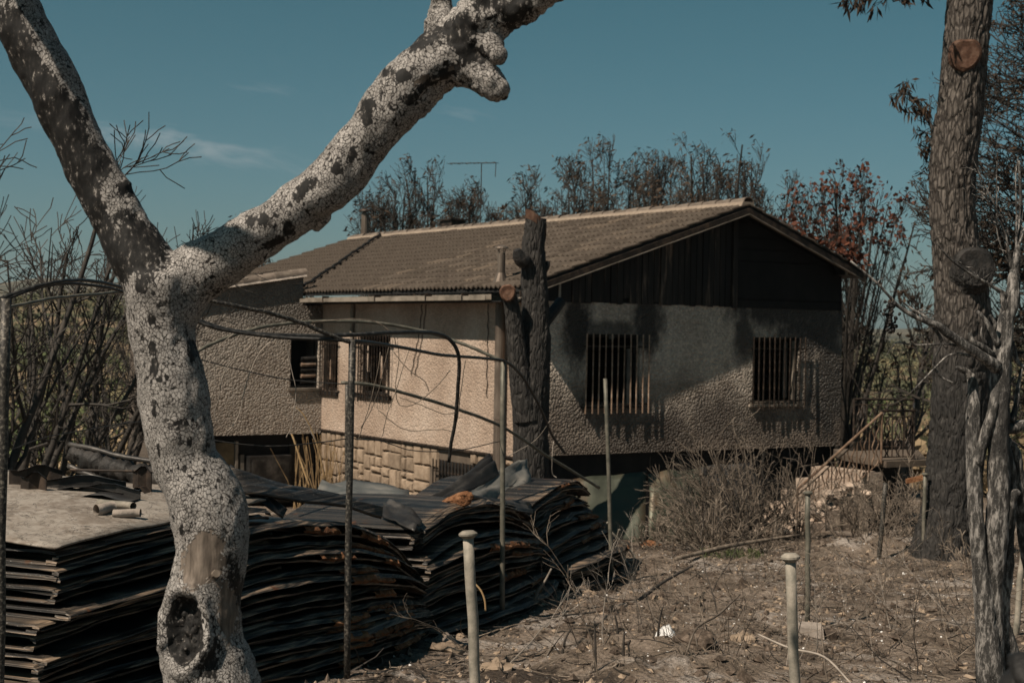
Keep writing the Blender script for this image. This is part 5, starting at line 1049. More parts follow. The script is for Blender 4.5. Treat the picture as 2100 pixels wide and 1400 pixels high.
# ================================================================== the big pine trunk at the right
def textured_trunk(rows, name, label, mat, base, nk, nr, furrow, seed, char_fn, extra=None, cap=False):
    w, r = chain(rows, nr); a = np.arange(nk) * 2 * math.pi / nk
    t = np.gradient(w, axis=0); t /= np.linalg.norm(t, axis=1, keepdims=True)
    A = np.cross(t, [0, 1.0, 0]); A /= np.linalg.norm(A, axis=1, keepdims=True); B = np.cross(t, A)
    ln = np.concatenate([[0], np.cumsum(np.linalg.norm(np.diff(w, axis=0), axis=1))])
    rad = np.stack([np.cos(a), np.sin(a)], -1)
    nn = A[:, None] * rad[None, :, :1] + B[:, None] * rad[None, :, 1:]
    rm = r.mean(); pp = np.stack([np.broadcast_to(rad[None, :, 0] * rm, (nr, nk)), np.broadcast_to(rad[None, :, 1] * rm, (nr, nk)), np.broadcast_to(ln[:, None], (nr, nk))], -1).reshape(-1, 3)
    wv = pp + 0.05 * np.stack([vnoise(pp * 3, seed), vnoise(pp * 3, seed + 1), vnoise(pp * 3, seed + 2)], -1)
    f1 = 1 - np.abs(vnoise(wv * np.array([16, 16, 4.2]), seed + 3)) * 2.6; f2 = fbm(wv * np.array([34, 34, 15]), 3, seed + 4)
    d = furrow * (-np.clip(f1, 0, 1) + 0.55 * f2) + 0.05 * r.mean() * fbm(pp * np.array([3, 3, 1.2]), 2, seed + 7)
    Rr = r[:, None] + d.reshape(nr, nk)
    Vv = (w[:, None] + nn * Rr[..., None]).reshape(-1, 3)
    i = np.arange(nr - 1)[:, None] * nk; j = np.arange(nk)[None]; j2 = (j + 1) % nk
    Qq = np.stack([i + j, i + nk + j, i + nk + j2, i + j2], -1).reshape(-1, 4)
    g = Geo(); Tt = None
    if cap:
        Vv = np.vstack([Vv, [w[-1] + t[-1] * 0.01]]); Tt = [((nr - 1) * nk + q, len(Vv) - 1, (nr - 1) * nk + (q + 1) % nk) for q in range(nk)]
    g.add(Vv, Qq, Tt)
    return g.build(name, mat, base, True, attrs={'char': char_fn(Vv)})
PD = 21.0; pb = G(1945, 1148)
pine = thing('pine_tree', 'tall burnt pine with thick furrowed trunk at the right', 'tree', (pb[0], PD, gz(pb[0], PD)))
zc0 = P(0, 620, PD)[2]
rows = [(1930, 1200, PD, 92), (1934, 1165, PD, 80), (1938, 1120, PD, 69), (1950, 1040, PD, 60), (1958, 960, PD, 58), (1967, 860, PD, 57), (1972, 760, PD, 57), (1976, 660, PD, 58), (1972, 590, PD, 54), (1962, 520, PD, 49), (1955, 460, PD, 47), (1953, 400, PD, 47), (1958, 310, PD, 48), (1969, 220, PD, 47), (1979, 120, PD, 46), (1988, 20, PD, 46), (1998, -80, PD, 44), (2010, -200, PD, 42), (2020, -360, PD, 38), (2022, -560, PD, 32)]
textured_trunk(rows, 'trunk', '', M['pine'], pine, 130, 520, 0.027, 81, lambda v: sstep(zc0 + 0.5, zc0 - 0.9, v[:, 2] + 0.4 * fbm(v * 1.5, 3, 90)))
def scar(px, py, d, rx, ry, name, mat, parent, heart=False, rough=0.01, yaw=0.0):
    c = P(px, py, d); k = 26; a = np.arange(k) * 2 * math.pi / k
    rr = 1 + (0.16 * np.sin(a) * 0 - 0.25 * np.maximum(0, np.cos(a - math.pi / 2)) ** 6 + 0.22 * np.maximum(0, np.cos(a + 1.9)) ** 3 if heart else 0.05 * np.sin(3 * a))
    x, z = np.cos(a) * rx * rr * d / FPX, np.sin(a) * ry * rr * d / FPX
    g = Geo(); V = []
    for (f, o) in ((1.06, 0.16), (1.04, 0.02), (0.86, 0.0), (0.4, 0.012)):
        V.append(np.stack([c[0] + x * f + yaw * o, np.full(k, c[1] + o - yaw * x * f * 0.0), c[2] + z * f + rng.normal(0, rough * .3, k)], -1))
    V = np.vstack(V + [[c + [0, 0.004, 0]]]); q = np.arange(3)[:, None] * k + np.arange(k)[None]; q2 = np.arange(3)[:, None] * k + (np.arange(k)[None] + 1) % k
    g.add(V, np.stack([q, q2, q2 + k, q + k], -1).reshape(-1, 4), [(3 * k + j, 3 * k + (j + 1) % k, 4 * k) for j in range(k)])
    return g.build(name, mat, parent, False)
scar(1983, 106, PD - 0.345, 30, 32, 'branch_scar', M['cutwood'], pine, True)
w, r = chain([(1972, 590, PD, 46), (1985, 570, PD - .15, 46), (1996, 553, PD - .32, 43), (1999, 547, PD - .40, 42)], 16); g = Geo(); g.tube(w, r, 40); V, Q, T = g.arrays(); V = V + fbm(V * np.array([9, 9, 6]), 3, 44)[:, None] * 0.03; g = Geo(); g.add(V, Q, T); ls = g.build('limb_stub', M['pine'], pine, True, attrs={'char': np.ones(len(V))})
scar(1999, 546, PD - 0.425, 38, 40, 'branch_scar', M['char'], ls)

# ================================================================== sawn-off burnt stump before the house corner
SD = 23.0; sb = G(1085, 1113)
stump = thing('burnt_stump', 'charred sawn-off double trunk standing in front of the house corner', 'tree', (P(1092, 1113, SD)[0], SD, gz(P(1092, 1113, SD)[0], SD)))
one = lambda v: np.full(len(v), 0.95)
textured_trunk([(1095, 1130, SD, 46), (1092, 1060, SD, 42), (1090, 1000, SD, 38), (1088, 900, SD, 37), (1090, 800, SD, 38), (1097, 720, SD, 33), (1098, 640, SD, 29), (1095, 570, SD, 27), (1094, 510, SD, 25), (1098, 465, SD, 23), (1099, 448, SD, 22)], 'trunk', '', M['pine'], stump, 70, 200, 0.016, 95, one, cap=True)
textured_trunk([(1082, 860, SD - .1, 28), (1070, 790, SD - .15, 25), (1061, 720, SD - .2, 21), (1054, 660, SD - .25, 18), (1046, 610, SD - .3, 15), (1043, 598, SD - .3, 15)], 'limb', '', M['pine'], stump, 44, 90, 0.012, 97, one, cap=True)
scar(1041, 600, SD - .48, 16, 17, 'cut_face', M['cutwood'], stump)
ct = P(1099, 455, SD); g = Geo(); k = 24; a = np.arange(k) * 2 * math.pi / k; rr = 22 * SD / FPX
Vc = np.stack([ct[0] + np.cos(a) * rr, ct[1] + np.sin(a) * rr, ct[2] - np.cos(a) * rr * 0.75 - np.sin(a) * .06 + 0.05], -1)
Vb = Vc - [0, 0, 0.14]; Vb[:, 2] = Vb[:, 2]
g.add(np.vstack([Vc, Vb, [Vc.mean(0)]]), [(j, (j + 1) % k, k + (j + 1) % k, k + j)[::-1] for j in range(k)], [(j, (j + 1) % k, 2 * k) for j in range(k)]); g.build('cut_face', M['cutwood'], stump)
for c in ([(1112, 668, SD, 12), (1130, 645, SD + .1, 12), (1150, 618, SD + .3, 11)], [(1075, 535, SD - .2, 17), (1066, 528, SD - .25, 15), (1060, 512, SD - .3, 8)], [(1112, 560, SD, 8), (1122, 545, SD, 6), (1124, 535, SD, 4)]):
    w, r = chain(c, 8); g = Geo(); g.tube(w, r, 10); g.build('limb', M['char'], stump)

# ================================================================== branching generator for the burnt trees
TALL = 1.0
def unit(v): return v / (np.linalg.norm(v, axis=-1, keepdims=True) + 1e-9)
def grow_from(starts, dirs, lens, n, up, jit, r0, taper=0.35, wind=(0, 0, 0)):
    M_ = len(starts); p = np.zeros((M_, n, 3)); p[:, 0] = starts; d = unit(dirs.copy()); st_ = np.asarray(lens)[:, None] / (n - 1)
    for j in range(1, n):
        d = unit(d + np.array([0, 0, up]) + np.asarray(wind) * (j / n) + rng.normal(0, jit, (M_, 3)))
        p[:, j] = p[:, j - 1] + d * st_
    rr = np.asarray(r0)[:, None] * np.linspace(1, taper, n)[None]
    return p, rr
def branch(Pp, Rr, m, t0, t1, ang, ln, n, up, jit, rf, taper=0.35, wind=(0, 0, 0), tp=0.5):
    M_, k = Pp.shape[:2]; idx = np.repeat(np.arange(M_), m); t = rng.uniform(t0, t1, len(idx)) * (k - 1)
    i = np.minimum(t.astype(int), k - 2); f = (t - i)[:, None]
    s = Pp[idx, i] * (1 - f) + Pp[idx, i + 1] * f; tan = unit(Pp[idx, i + 1] - Pp[idx, i]); r = Rr[idx, i] * (1 - f[:, 0]) + Rr[idx, i + 1] * f[:, 0]
    q = unit(np.cross(tan, rng.normal(size=tan.shape))); a = rng.normal(ang, 0.18, len(idx))[:, None]
    d = np.cos(a) * tan + np.sin(a) * q
    L = ln * rng.uniform(0.55, 1.15, len(idx)) * (1 - tp * (t / (k - 1)))
    return grow_from(s, d, L, n, up, jit, r * rf, taper, wind)
def tree(name, label, base, trunk_h0, trunk_r, stems, levels, leafspec=None, group=None, spread=0.3, mat='twig', lean=(0, 0), wind=(0, 0, 0), up0=0.06, cat='tree', min_r=0.004):
    """levels: (children, t0, t1, angle, length, up, jitter, radius factor)"""
    b = np.array(base, float); th = thing(name, label, cat, b, 0, group); trunk_h = trunk_h0 * TALL
    d = np.stack([rng.normal(lean[0], spread, stems), rng.normal(lean[1], spread, stems), np.ones(stems)], -1)
    Pp, Rr = grow_from(np.repeat(b[None] - [0, 0, 0.15], stems, 0) + rng.normal(0, trunk_r * .6, (stems, 3)) * [1, 1, 0], d, trunk_h * rng.uniform(0.85, 1.1, stems), 9, up0, 0.07, np.full(stems, trunk_r), 0.3, wind)
    g = Geo(); g.tubes(Pp, Rr, 8); g.build('trunk', M[mat], th, True)
    cur = (Pp, Rr); g = Geo(); ends = []
    for li, (m, t0, t1, ang, ln, up, jit, rf) in enumerate(levels):
        last = li == len(levels) - 1
        cur = branch(cur[0], cur[1], m, t0, t1, ang, ln, 4 if last else 6, up, jit, rf, 0.35, wind)
        cur = (cur[0], np.maximum(cur[1], min_r)); g.tubes(cur[0], cur[1], 3 if last or li > 0 else 5); ends.append(cur[0])
    g.build('branches', M[mat], th)
    if leafspec:
        mm, per, size, asp, zmin, upv = leafspec; tips = ends[-1][:, -2:].reshape(-1, 3); zl, zh = tips[:, 2].min(), tips[:, 2].max()
        tips = tips[tips[:, 2] > zl + (zh - zl) * zmin]; tips = tips[rng.random(len(tips)) < per]
        if len(tips):
            g = Geo(); c = np.repeat(tips, 3, 0) + rng.normal(0, size * .5, (len(tips) * 3, 3)); g.leaves(c, size, asp, upv); g.build('leaves', M[mm], th)
    return th
def gp(px, d): p = P(px, 700, d); return (p[0], p[1], gz(p[0], p[1]))
def hgt(px, py, d): return P(px, py, d)[2] - gp(px, d)[2]
TALL = 1.0
# round-topped burnt pines behind the house
back = [(800, 352, 47, 'between the far chimney flue and the aerial'), (872, 318, 50, 'with the tallest crown left of the aerial'), (955, 362, 52, 'right of the aerial'), (1030, 400, 55, 'small and low beside the aerial group'), (1100, 352, 50, 'above the sawn-off stump'), (1165, 322, 48, 'leftmost in the group right of the stump'),
        (1232, 292, 50, 'with a dense top in the middle of the roof ridge'), (1305, 298, 52, 'right of the densest crown'), (1375, 302, 54, 'with rusty needles in its lower crown'), (1432, 300, 50, 'with brown needles left of the gable peak'), (1478, 262, 47, 'tallest, directly behind the gable peak'), (1545, 285, 46, 'right of the gable peak')]
def dome_tree(name, label, base, h, rx, stems, r0, leafspec, group, min_r, zlow=0.55, sub=(17, 8), twl=(1.5, 0.6)):
    b = np.array(base, float); th = thing(name, label, 'tree', b, 0, group); n = 10
    rho = np.sqrt(rng.random(stems)) * rx; a = rng.uniform(0, 2 * math.pi, stems); top = h * (zlow + (0.97 - zlow) * np.sqrt(np.maximum(0, 1 - (rho / rx) ** 2)) * rng.uniform(0.9, 1.0, stems))
    t = np.linspace(0, 1, n)[None]; t0 = rng.uniform(0.0, 0.35, stems)[:, None]; s = np.clip((t - t0) / (1 - t0), 0, 1); lat = rho[:, None] * s ** 1.1
    Pp = np.stack([b[0] + lat * np.cos(a)[:, None], b[1] + lat * np.sin(a)[:, None], b[2] - 0.1 + top[:, None] * t], -1); Pp[:, 1:] += np.cumsum(rng.normal(0, 0.025, (stems, n - 1, 3)), 1)
    Rr = (r0 * rng.uniform(0.4, 1.0, stems))[:, None] * np.linspace(1, 0.16, n)[None]; k = max(1, stems // 4)
    g = Geo(); g.tubes(Pp[:k], Rr[:k] * 1.3, 7); g.build('trunk', M['twig'], th, True)
    g = Geo(); g.tubes(Pp[k:], Rr[k:], 5)
    c1 = branch(Pp, Rr, sub[0], 0.45, 1.0, 0.85, twl[0], 8, 0.20, 0.035, 0.5, wind=(-.07, 0, 0), tp=0.62); c1 = (c1[0], np.maximum(c1[1], min_r)); g.tubes(c1[0], c1[1], 3)
    c2 = branch(c1[0], c1[1], sub[1], 0.2, 1.0, 0.55, twl[1], 5, 0.09, 0.05, 0.6, wind=(-.16, 0, -.10), tp=0.3); c2 = (c2[0], np.maximum(c2[1], min_r * .8)); g.tubes(c2[0], c2[1], 3)
    g.build('branches', M['twig'], th)
    mm, per, size, asp, zmin, upv = leafspec; tips = c2[0][:, -1]; tips = tips[(tips[:, 2] - b[2]) > h * zmin]; tips = tips[rng.random(len(tips)) < per]
    if len(tips):
        g = Geo(); c = np.repeat(tips, 3, 0) + rng.normal(0, size * .4, (len(tips) * 3, 3)); g.leaves(c, size, asp, upv); g.build('leaves', M[mm], th)
    return th
RX = [1.5, 2.3, 1.5, 1.0, 1.1, 1.5, 2.2, 1.9, 1.8, 1.8, 1.9, 1.8]
for i, (px, py, d, w_) in enumerate(back):
    h = hgt(px, py - 14, d); rust = i in (6, 8, 9)
    dome_tree('burnt_pine', 'burnt pine behind the roof, ' + w_, gp(px, d), h, RX[i], int(7 + 6 * RX[i]), 0.13, ('brown_needle' if rust else 'needle', 0.42 if rust else 0.26, 0.17, 3.6, 0.55, (-0.6, 0, -0.5)), 'burnt pines behind the house', 0.0085)
for i, (px, py, d, w_) in enumerate([(540, 432, 52, 'leftmost under the pale limb'), (610, 470, 50, 'thin and low under the pale limb'), (668, 455, 54, 'left of the far chimney flue')]):
    h = hgt(px, py, d)
    tree('burnt_shrub_tree', 'leafless burnt small tree behind the roof, ' + w_, gp(px, d), h * 0.8, 0.08, 4, [(12, 0.3, 0.98, 0.5, h * 0.3, 0.14, 0.08, 0.5), (6, 0.3, 1, 0.5, 1.0, 0.1, 0.12, 0.6), (3, 0.3, 1.0, 0.5, 0.5, 0.05, 0.14, 0.6)], ('needle', 0.25, 0.2, 4.0, 0.3, (-0.5, 0, -.4)), None, 0.16, 'twig', (-.05, 0), (-0.06, 0, 0), min_r=0.011)
# right of the house
h = hgt(1735, 345, 36)
dome_tree('scorched_tree', 'burnt tree with rust-red leaves at its top, right of the gable', gp(1735, 36), h, 2.1, 28, 0.10, ('rust_leaf', 0.62, 0.12, 1.5, 0.76, (0, 0, -0.3)), None, 0.0075, 0.62, (12, 6), (1.2, 0.5))
h = hgt(1855, 415, 38)
tree('burnt_tree', 'bare burnt tree between the red-leaved tree and the big pine', gp(1850, 38), h * 0.62, 0.14, 2, [(12, 0.15, 1.0, 0.7, h * 0.42, 0.12, 0.07, 0.45), (7, 0.25, 1, 0.5, 1.3, 0.1, 0.1, 0.55), (4, 0.3, 1.0, 0.5, 0.6, 0.06, 0.12, 0.6)], ('needle', 0.12, 0.2, 2.2, 0.3, (0, 0, -0.3)), None, 0.2, 'twig', (0, 0), min_r=0.008)
h = hgt(1790, 640, 30)
tree('burnt_bush', 'low bare burnt bush behind the iron railings', gp(1790, 33), h * 0.7, 0.05, 3, [(7, 0.2, 1.0, 0.6, h * 0.45, 0.1, 0.1, 0.5), (5, 0.3, 1, 0.5, 0.7, 0.08, 0.12, 0.6)], None, None, 0.45, 'twig', cat='bush')
rng = np.random.default_rng(303)
# burnt pine at the right edge with level branches
h = hgt(2140, -250, 27)
tree('burnt_pine', 'burnt pine at the right edge with level twiggy branches', gp(2165, 27), h, 0.16, 1, [(150, 0.15, 0.97, 1.35, 3.0, 0.02, 0.07, 0.30), (11, 0.15, 1, 0.75, 1.0, 0.06, 0.12, 0.55), (5, 0.2, 1.0, 0.6, 0.42, 0.05, 0.16, 0.6)], ('needle', 0.22, 0.10, 4.0, 0.0, (0, 0, -0.3)), None, 0.02, 'twig', (0.0, 0), min_r=0.0075)
# branches of the big pine
def twig_branch(label, pts, m, ln, leaf=0.5, size=0.11):
    w, r = chain(pts, 10); g = Geo(); g.tube(w, r, 6)
    c = branch(w[None], r[None], m, 0.2, 1.0, 0.6, ln, 5, -0.05, 0.14, 0.5); c2 = branch(c[0], c[1], 4, 0.3, 1, 0.5, ln * .45, 4, -0.05, 0.14, 0.6)
    g.tubes(c[0], np.maximum(c[1], .005), 3); g.tubes(c2[0], np.maximum(c2[1], .004), 3)
    b_ = g.build('branch', M['twig'], pine)
    tips = c2[0][:, -1]; tips = tips[rng.random(len(tips)) < leaf]; g = Geo(); g.leaves(np.repeat(tips, 4, 0) + rng.normal(0, .03, (len(tips) * 4, 3)), size, 5.0, (0.1, 0, -0.9)); g.build('leaves', M['needle'], b_)
twig_branch('', [(1960, -60, PD, 8), (1900, -40, PD - .3, 5), (1830, -30, PD - .6, 4), (1760, -25, PD - .8, 3)], 22, 0.5, 0.8, 0.17)
twig_branch('', [(1935, 330, PD + .4, 5), (1915, 270, PD + .5, 4), (1890, 225, PD + .6, 3), (1862, 190, PD + .6, 2)], 14, 0.42, 0.8, 0.15)
twig_branch('', [(1935, 250, PD + .4, 4), (1910, 290, PD + .5, 3), (1898, 330, PD + .6, 2)], 8, 0.3, 0.7, 0.14)
rng = np.random.default_rng(404); TALL = 1.22
# left side: bare burnt trees before the hillside
for (px, py, d, sp, w_) in ((20, 330, 19, .34, 'at the left edge, nearest, its fan of twigs against the sky'), (130, 400, 23, .3, 'behind the two arched bars at left'), (-70, 170, 15, .22, 'mostly outside the left edge, twigs reaching in'), (215, 520, 25, .3, 'just left of the pale tree trunk'), (95, 560, 20, .4, 'crooked and low above the ash-covered sheet')):
    h = hgt(px, py, d)
    tree('burnt_tree', 'bare burnt tree ' + w_, gp(px, d), h * 0.72, 0.06, 4, [(8, 0.2, 1.0, 0.7, h * 0.40, 0.09, 0.14, 0.55), (5, 0.2, 1, 0.65, h * 0.2, 0.06, 0.16, 0.6), (3, 0.25, 1.0, 0.6, h * 0.10, 0.04, 0.16, 0.6)], None, None, sp, 'twig', (0.05, 0), min_r=0.006)
TALL = 1.0
h = hgt(330, 430, 40)
tree('burnt_tree', 'thin bare tree seen through the fork of the pale tree', gp(345, 40), h * 0.7, 0.07, 4, [(9, 0.3, 1.0, 0.5, h * 0.3, 0.1, 0.1, 0.5), (5, 0.3, 1, 0.5, 1.1, 0.08, 0.14, 0.6)], None, None, 0.25, 'twig', min_r=0.009)

TALL = 1.0
# ================================================================== burnt vine at the right edge
VD = 8.0
vb = P(2035, 700, VD); vine = thing('burnt_vine', 'gnarled burnt vine with ash-flecked twisted stems at the right edge', 'vine', (vb[0], VD, gz(vb[0], VD)))
def vpart(name, pts, n=26, k=10, rough=0.006):
    w, r = chain([(a, b, VD + c, rr) for a, b, c, rr in pts], n); g = Geo(); g.tube(w, r, k); Vv, Qq, Tt = g.arrays()
    Vv = Vv + fbm(Vv * np.array([45, 45, 16]), 3, len(pts) + int(abs(pts[0][0])) % 50)[:, None] * unit(Vv - w.repeat(k, 0)) * rough * np.minimum(1, r.repeat(k) / 0.02)[:, None]
    g = Geo(); g.add(Vv, Qq, Tt); g.build(name, M['vine'], vine, True)
vpart('stem', [(2040, 1620, 0, 34), (2032, 1400, 0, 29), (2020, 1250, 0, 22), (2006, 1110, -.02, 16), (1998, 1000, -.02, 15), (1996, 920, 0, 15), (1996, 850, 0, 14), (1994, 790, .02, 11), (1984, 765, .02, 8), (1962, 752, 0, 4)], 70, 14, 0.012)
vpart('stem', [(2045, 1600, .03, 22), (2036, 1300, .02, 22), (2036, 1200, .02, 23), (2043, 1095, .0, 25), (2049, 1000, 0, 23), (2046, 900, 0, 22), (2050, 820, 0, 21), (2054, 740, 0, 20), (2062, 660, 0, 16), (2076, 615, 0, 14), (2080, 560, 0, 10), (2086, 520, 0, 7), (2094, 440, .05, 4), (2090, 330, .1, 2)], 90, 14, 0.014)
vpart('stem', [(2070, 1460, .1, 17), (2073, 1340, .08, 17), (2057, 1270, .06, 13), (2064, 1180, .05, 13), (2072, 1020, .05, 12), (2066, 950, .04, 15), (2050, 900, .02, 14)], 50, 12, 0.01)
vpart('stem', [(2125, 1250, .2, 12), (2104, 1120, .15, 14), (2092, 1000, .1, 14), (2080, 930, .08, 13), (2060, 905, .05, 12)], 40, 12, 0.01)
vpart('stem', [(2003, 950, -.02, 13), (2020, 890, -.03, 12), (2034, 850, -.04, 11), (2046, 800, -.02, 12)], 24)
vpart('cane', [(2042, 752, -.03, 15), (2020, 735, -.08, 11), (1985, 712, -.12, 10), (1950, 688, -.15, 9), (1921, 667, -.17, 7.5), (1878, 650, -.2, 5), (1843, 628, -.22, 4), (1825, 609, -.24, 3), (1800, 582, -.25, 2.6), (1770, 556, -.25, 2.4), (1744, 535, -.25, 2.2)], 60, 10)
vpart('cane', [(1930, 672, -.17, 3), (1890, 645, -.16, 2.6), (1862, 628, -.15, 2.2), (1848, 615, -.15, 1.5)], 20, 6)
vpart('cane', [(2075, 614, 0, 8), (2040, 590, -.04, 4), (1993, 563, -.08, 3), (1950, 532, -.12, 2.2), (1921, 500, -.14, 1.4)], 30, 6)
vpart('cane', [(1990, 730, -.1, 4), (1962, 725, -.12, 2.6), (1940, 732, -.13, 2), (1914, 757, -.14, 1.8), (1868, 805, -.14, 1.5)], 24, 6)
vpart('cane', [(1960, 708, -.13, 4), (1936, 705, -.14, 2.4), (1878, 707, -.15, 1.8), (1842, 702, -.15, 1.6), (1829, 712, -.15, 1.4), (1818, 729, -.15, 1.0)], 30, 6)
vpart('cane', [(1914, 671, -.15, 4), (1930, 700, -.14, 3.4), (1914, 743, -.13, 3), (1929, 771, -.12, 2.6), (1957, 786, -.12, 2)], 26, 6)
vpart('spur', [(2034, 728, -.03, 9), (2015, 712, -.06, 8), (1996, 700, -.08, 6), (1988, 682, -.08, 4)], 14, 8)
vpart('spur', [(2046, 705, -.03, 8), (2034, 680, -.05, 6), (2020, 655, -.06, 5), (2004, 638, -.06, 3)], 14, 8)
vpart('spur', [(2036, 690, -.03, 5), (2040, 665, -.06, 4), (2030, 645, -.06, 3)], 10, 8)
vpart('spur', [(2022, 705, -.06, 4), (2013, 688, -.06, 3), (2014, 670, -.06, 2)], 10, 8)
vpart('spur', [(2064, 645, 0, 9), (2058, 620, -.02, 7), (2052, 595, -.03, 3)], 12, 8)
vpart('spur', [(2046, 880, .0, 14), (2075, 878, .02, 12), (2100, 870, .05, 11), (2130, 865, .08, 10)], 16, 10)
vpart('spur', [(2074, 865, .02, 8), (2084, 832, .03, 6), (2087, 800, .04, 5), (2095, 755, .05, 3)], 16, 8)
vpart('spur', [(2058, 780, .0, 12), (2075, 778, .0, 6), (2082, 774, .0, 3)], 8, 8)
vpart('spur', [(2060, 1080, .0, 12), (2078, 1016, -.02, 9), (2092, 1010, -.02, 5)], 10, 8)
vpart('spur', [(2075, 700, .05, 6), (2085, 740, .06, 5), (2100, 752, .06, 4)], 10, 8)
for pts in ([(2076, 556, 0, 4), (2057, 463, -.04, 2.4), (2023, 386, -.08, 1.6), (1995, 326, -.1, 1)], [(2070, 500, 0, 2.4), (2061, 454, -.04, 2), (2031, 420, -.06, 1.5), (1993, 377, -.08, 1)], [(2070, 545, 0, 2), (2046, 480, 0, 1.6), (2044, 400, 0, 1.3), (2045, 330, 0, 1)], [(2084, 520, 0, 3), (2085, 440, 0, 2), (2083, 370, 0, 1.4), (2088, 320, 0, 1)], [(2090, 500, 0, 3), (2110, 440, 0, 2), (2120, 380, 0, 1.5)]):
    vpart('twig', pts, 18, 5)
w, r = chain([(2060, 490, VD, 2), (2030, 420, VD - .06, 1.6), (2000, 345, VD - .1, 1)], 10)
c = branch(np.array([w]), np.array([r]), 26, 0, 1, 0.8, 0.10, 4, 0.0, 0.2, 0.8, tp=0.2); g = Geo(); g.tubes(c[0], np.maximum(c[1], .0012), 3); TW = [g]
for q in ([(2045, 330), (2050, 520)], [(2085, 330), (2090, 520)], [(1940, 520), (2060, 600)], [(1990, 377), (2061, 454)], [(1780, 565), (1920, 665)]):
    w, r = chain([(*q[0], VD - .05, 1.4), (*[(a + b) / 2 for a, b in zip(*q)], VD - .05, 1.8), (*q[1], VD - .05, 2)], 10); c = branch(np.array([w]), np.array([r]), 14, 0, 1, 0.9, 0.07, 4, 0.0, 0.2, 0.8, tp=0.2); g.tubes(c[0], np.maximum(c[1], .0011), 3)
o = g.build('twiglets', M['vine'], vine); o['kind'] = 'stuff'
# shrivelled grapes
bun = thing('grape_bunch', 'shrivelled black grape bunch hanging from the burnt vine cane', 'grapes', P(1828, 640, VD - .25))
g = Geo(); ic = Geo()
for i in range(64):
    k = random.random(); c = P(1826 + random.gauss(0, 9 - 4 * k) + 6 * k, 618 + 68 * k, VD - 0.25 + random.gauss(0, .018)); rb = random.uniform(.006, .011)
    a = np.linspace(0, math.pi, 6); pts = np.stack([np.full(6, c[0]), np.full(6, c[1]), c[2] + np.cos(a) * rb], -1); g.tube(pts, np.maximum(np.sin(a) * rb, 1e-4), 8, False)
g.build('berries', M['char'], bun, True)
w, r = chain([(1832, 612, VD - .25, 1.6), (1828, 640, VD - .25, 1.4), (1832, 684, VD - .25, .8)], 10); g = Geo(); g.tube(w, r, 5); g.build('stalk', M['twig_grey'], bun)

# ================================================================== brush, weeds, stones and litter
def bush(label, px, py, d, hm, stems, lean, mat='twig_grey', spread=0.8, name='dry_bush', group='dead brush by the steps', lv=None, leaf=None, min_r=0.0048):
    g_ = P(px, py, d); base = (g_[0], g_[1], gz(g_[0], g_[1]))
    return tree(name, label, base, hm * 1.15, 0.011 * (hm ** 0.5), stems, lv or [(4, 0.1, 1.0, 0.6, hm * 0.75, 0.0, 0.10, 0.7), (3, 0.2, 1.0, 0.65, hm * 0.32, 0.0, 0.14, 0.7)], leaf, group, spread, mat, lean, min_r=min_r, cat='dead bush')
for i, (px, d, hm, n, ln, w_) in enumerate([(1345, 22.4, 0.5, 7, (-.5, 0), 'at the foot of the green sheet'), (1420, 23.0, 0.8, 8, (-.5, 0), 'before the rust-brown leaning sheet'), (1500, 23.2, 1.35, 18, (-.2, 0), 'before the dented dark leaning sheet'), (1560, 23.6, 1.5, 20, (-.4, 0), 'tallest, under the barred right gable window'), (1640, 24.9, 1.3, 14, (-.3, 0), 'pressed against the house between window and steps'), (1450, 22.6, 0.8, 14, (-1.0, 0), 'leaning far left over the fallen grey branch'),
        (1580, 24.4, 0.9, 12, (-.6, 0), 'tangled round the foot of the stair railing'), (1560, 22.0, 0.5, 10, (-.3, 0), 'low in front of the steps'), (1760, 23.2, 0.9, 16, (.2, 0), 'under the landing slab'), (1845, 22.8, 0.9, 16, (.2, 0), 'between the landing and the big pine'), (1990, 19.5, 0.55, 12, (.3, 0), 'at the right foot of the big pine'), (1465, 21.8, 0.8, 12, (-.9, 0), 'sprawling left on the ash'), (1785, 22.2, 0.7, 12, (.2, 0), 'on the rubble beside the steps'), (1880, 25.5, 1.1, 14, (.0, 0), 'behind the front railing')]):
    bush('dead leafless bush ' + w_, px, 1110, d, hm, n, ln, 'twig_grey')
bush('dead leafless bush piled dark against the foundation under the gable', 1530, 1080, 24.6, 1.3, 16, (-.2, 0), 'twig', 0.7)
def stick(name, label, cat, pts, mat, group=None, k=6, n=16):
    w, r = chain(pts, n); g = Geo(); g.tube(w, r, k); return tag(g.build(name, mat, None, True, w[0]), label, cat, group)
stick('fallen_branch', 'long grey branch lying on the ash before the brush', 'branch', [(1385, 1146, 20.2, 4), (1440, 1132, 20.8, 5), (1500, 1118, 21.2, 5), (1560, 1108, 21.6, 4), (1640, 1096, 22, 2)], M['twig_grey'])
stick('fallen_branch', 'dark stick slanting over the clod in the middle of the ash', 'branch', [(1300, 1238, 14.6, 4), (1330, 1215, 15, 4), (1362, 1192, 15.4, 3), (1420, 1160, 16.2, 2)], M['twig'])
stick('fallen_branch', 'bare stick rising from the foot of the black stack', 'branch', [(1093, 1240, 14.4, 3.5), (1103, 1212, 14.4, 3.2), (1118, 1190, 14.4, 2.6), (1131, 1165, 14.4, 2)], M['pale_twig'])
stick('bent_cane', 'curved dry cane beside the thick stake at the black stack', 'branch', [(996, 1252, 12.4, 2), (994, 1230, 12.4, 2.2), (986, 1210, 12.4, 2.2), (972, 1194, 12.4, 2)], M['straw'])
stick('fallen_branch', 'long thin branch arching over the ash right of the middle', 'branch', [(1405, 1345, 10.6, 2), (1428, 1288, 10.8, 2.4), (1470, 1262, 11, 2.4), (1500, 1235, 11.2, 2.0), (1518, 1218, 11.3, 1.4)], M['twig_grey'])
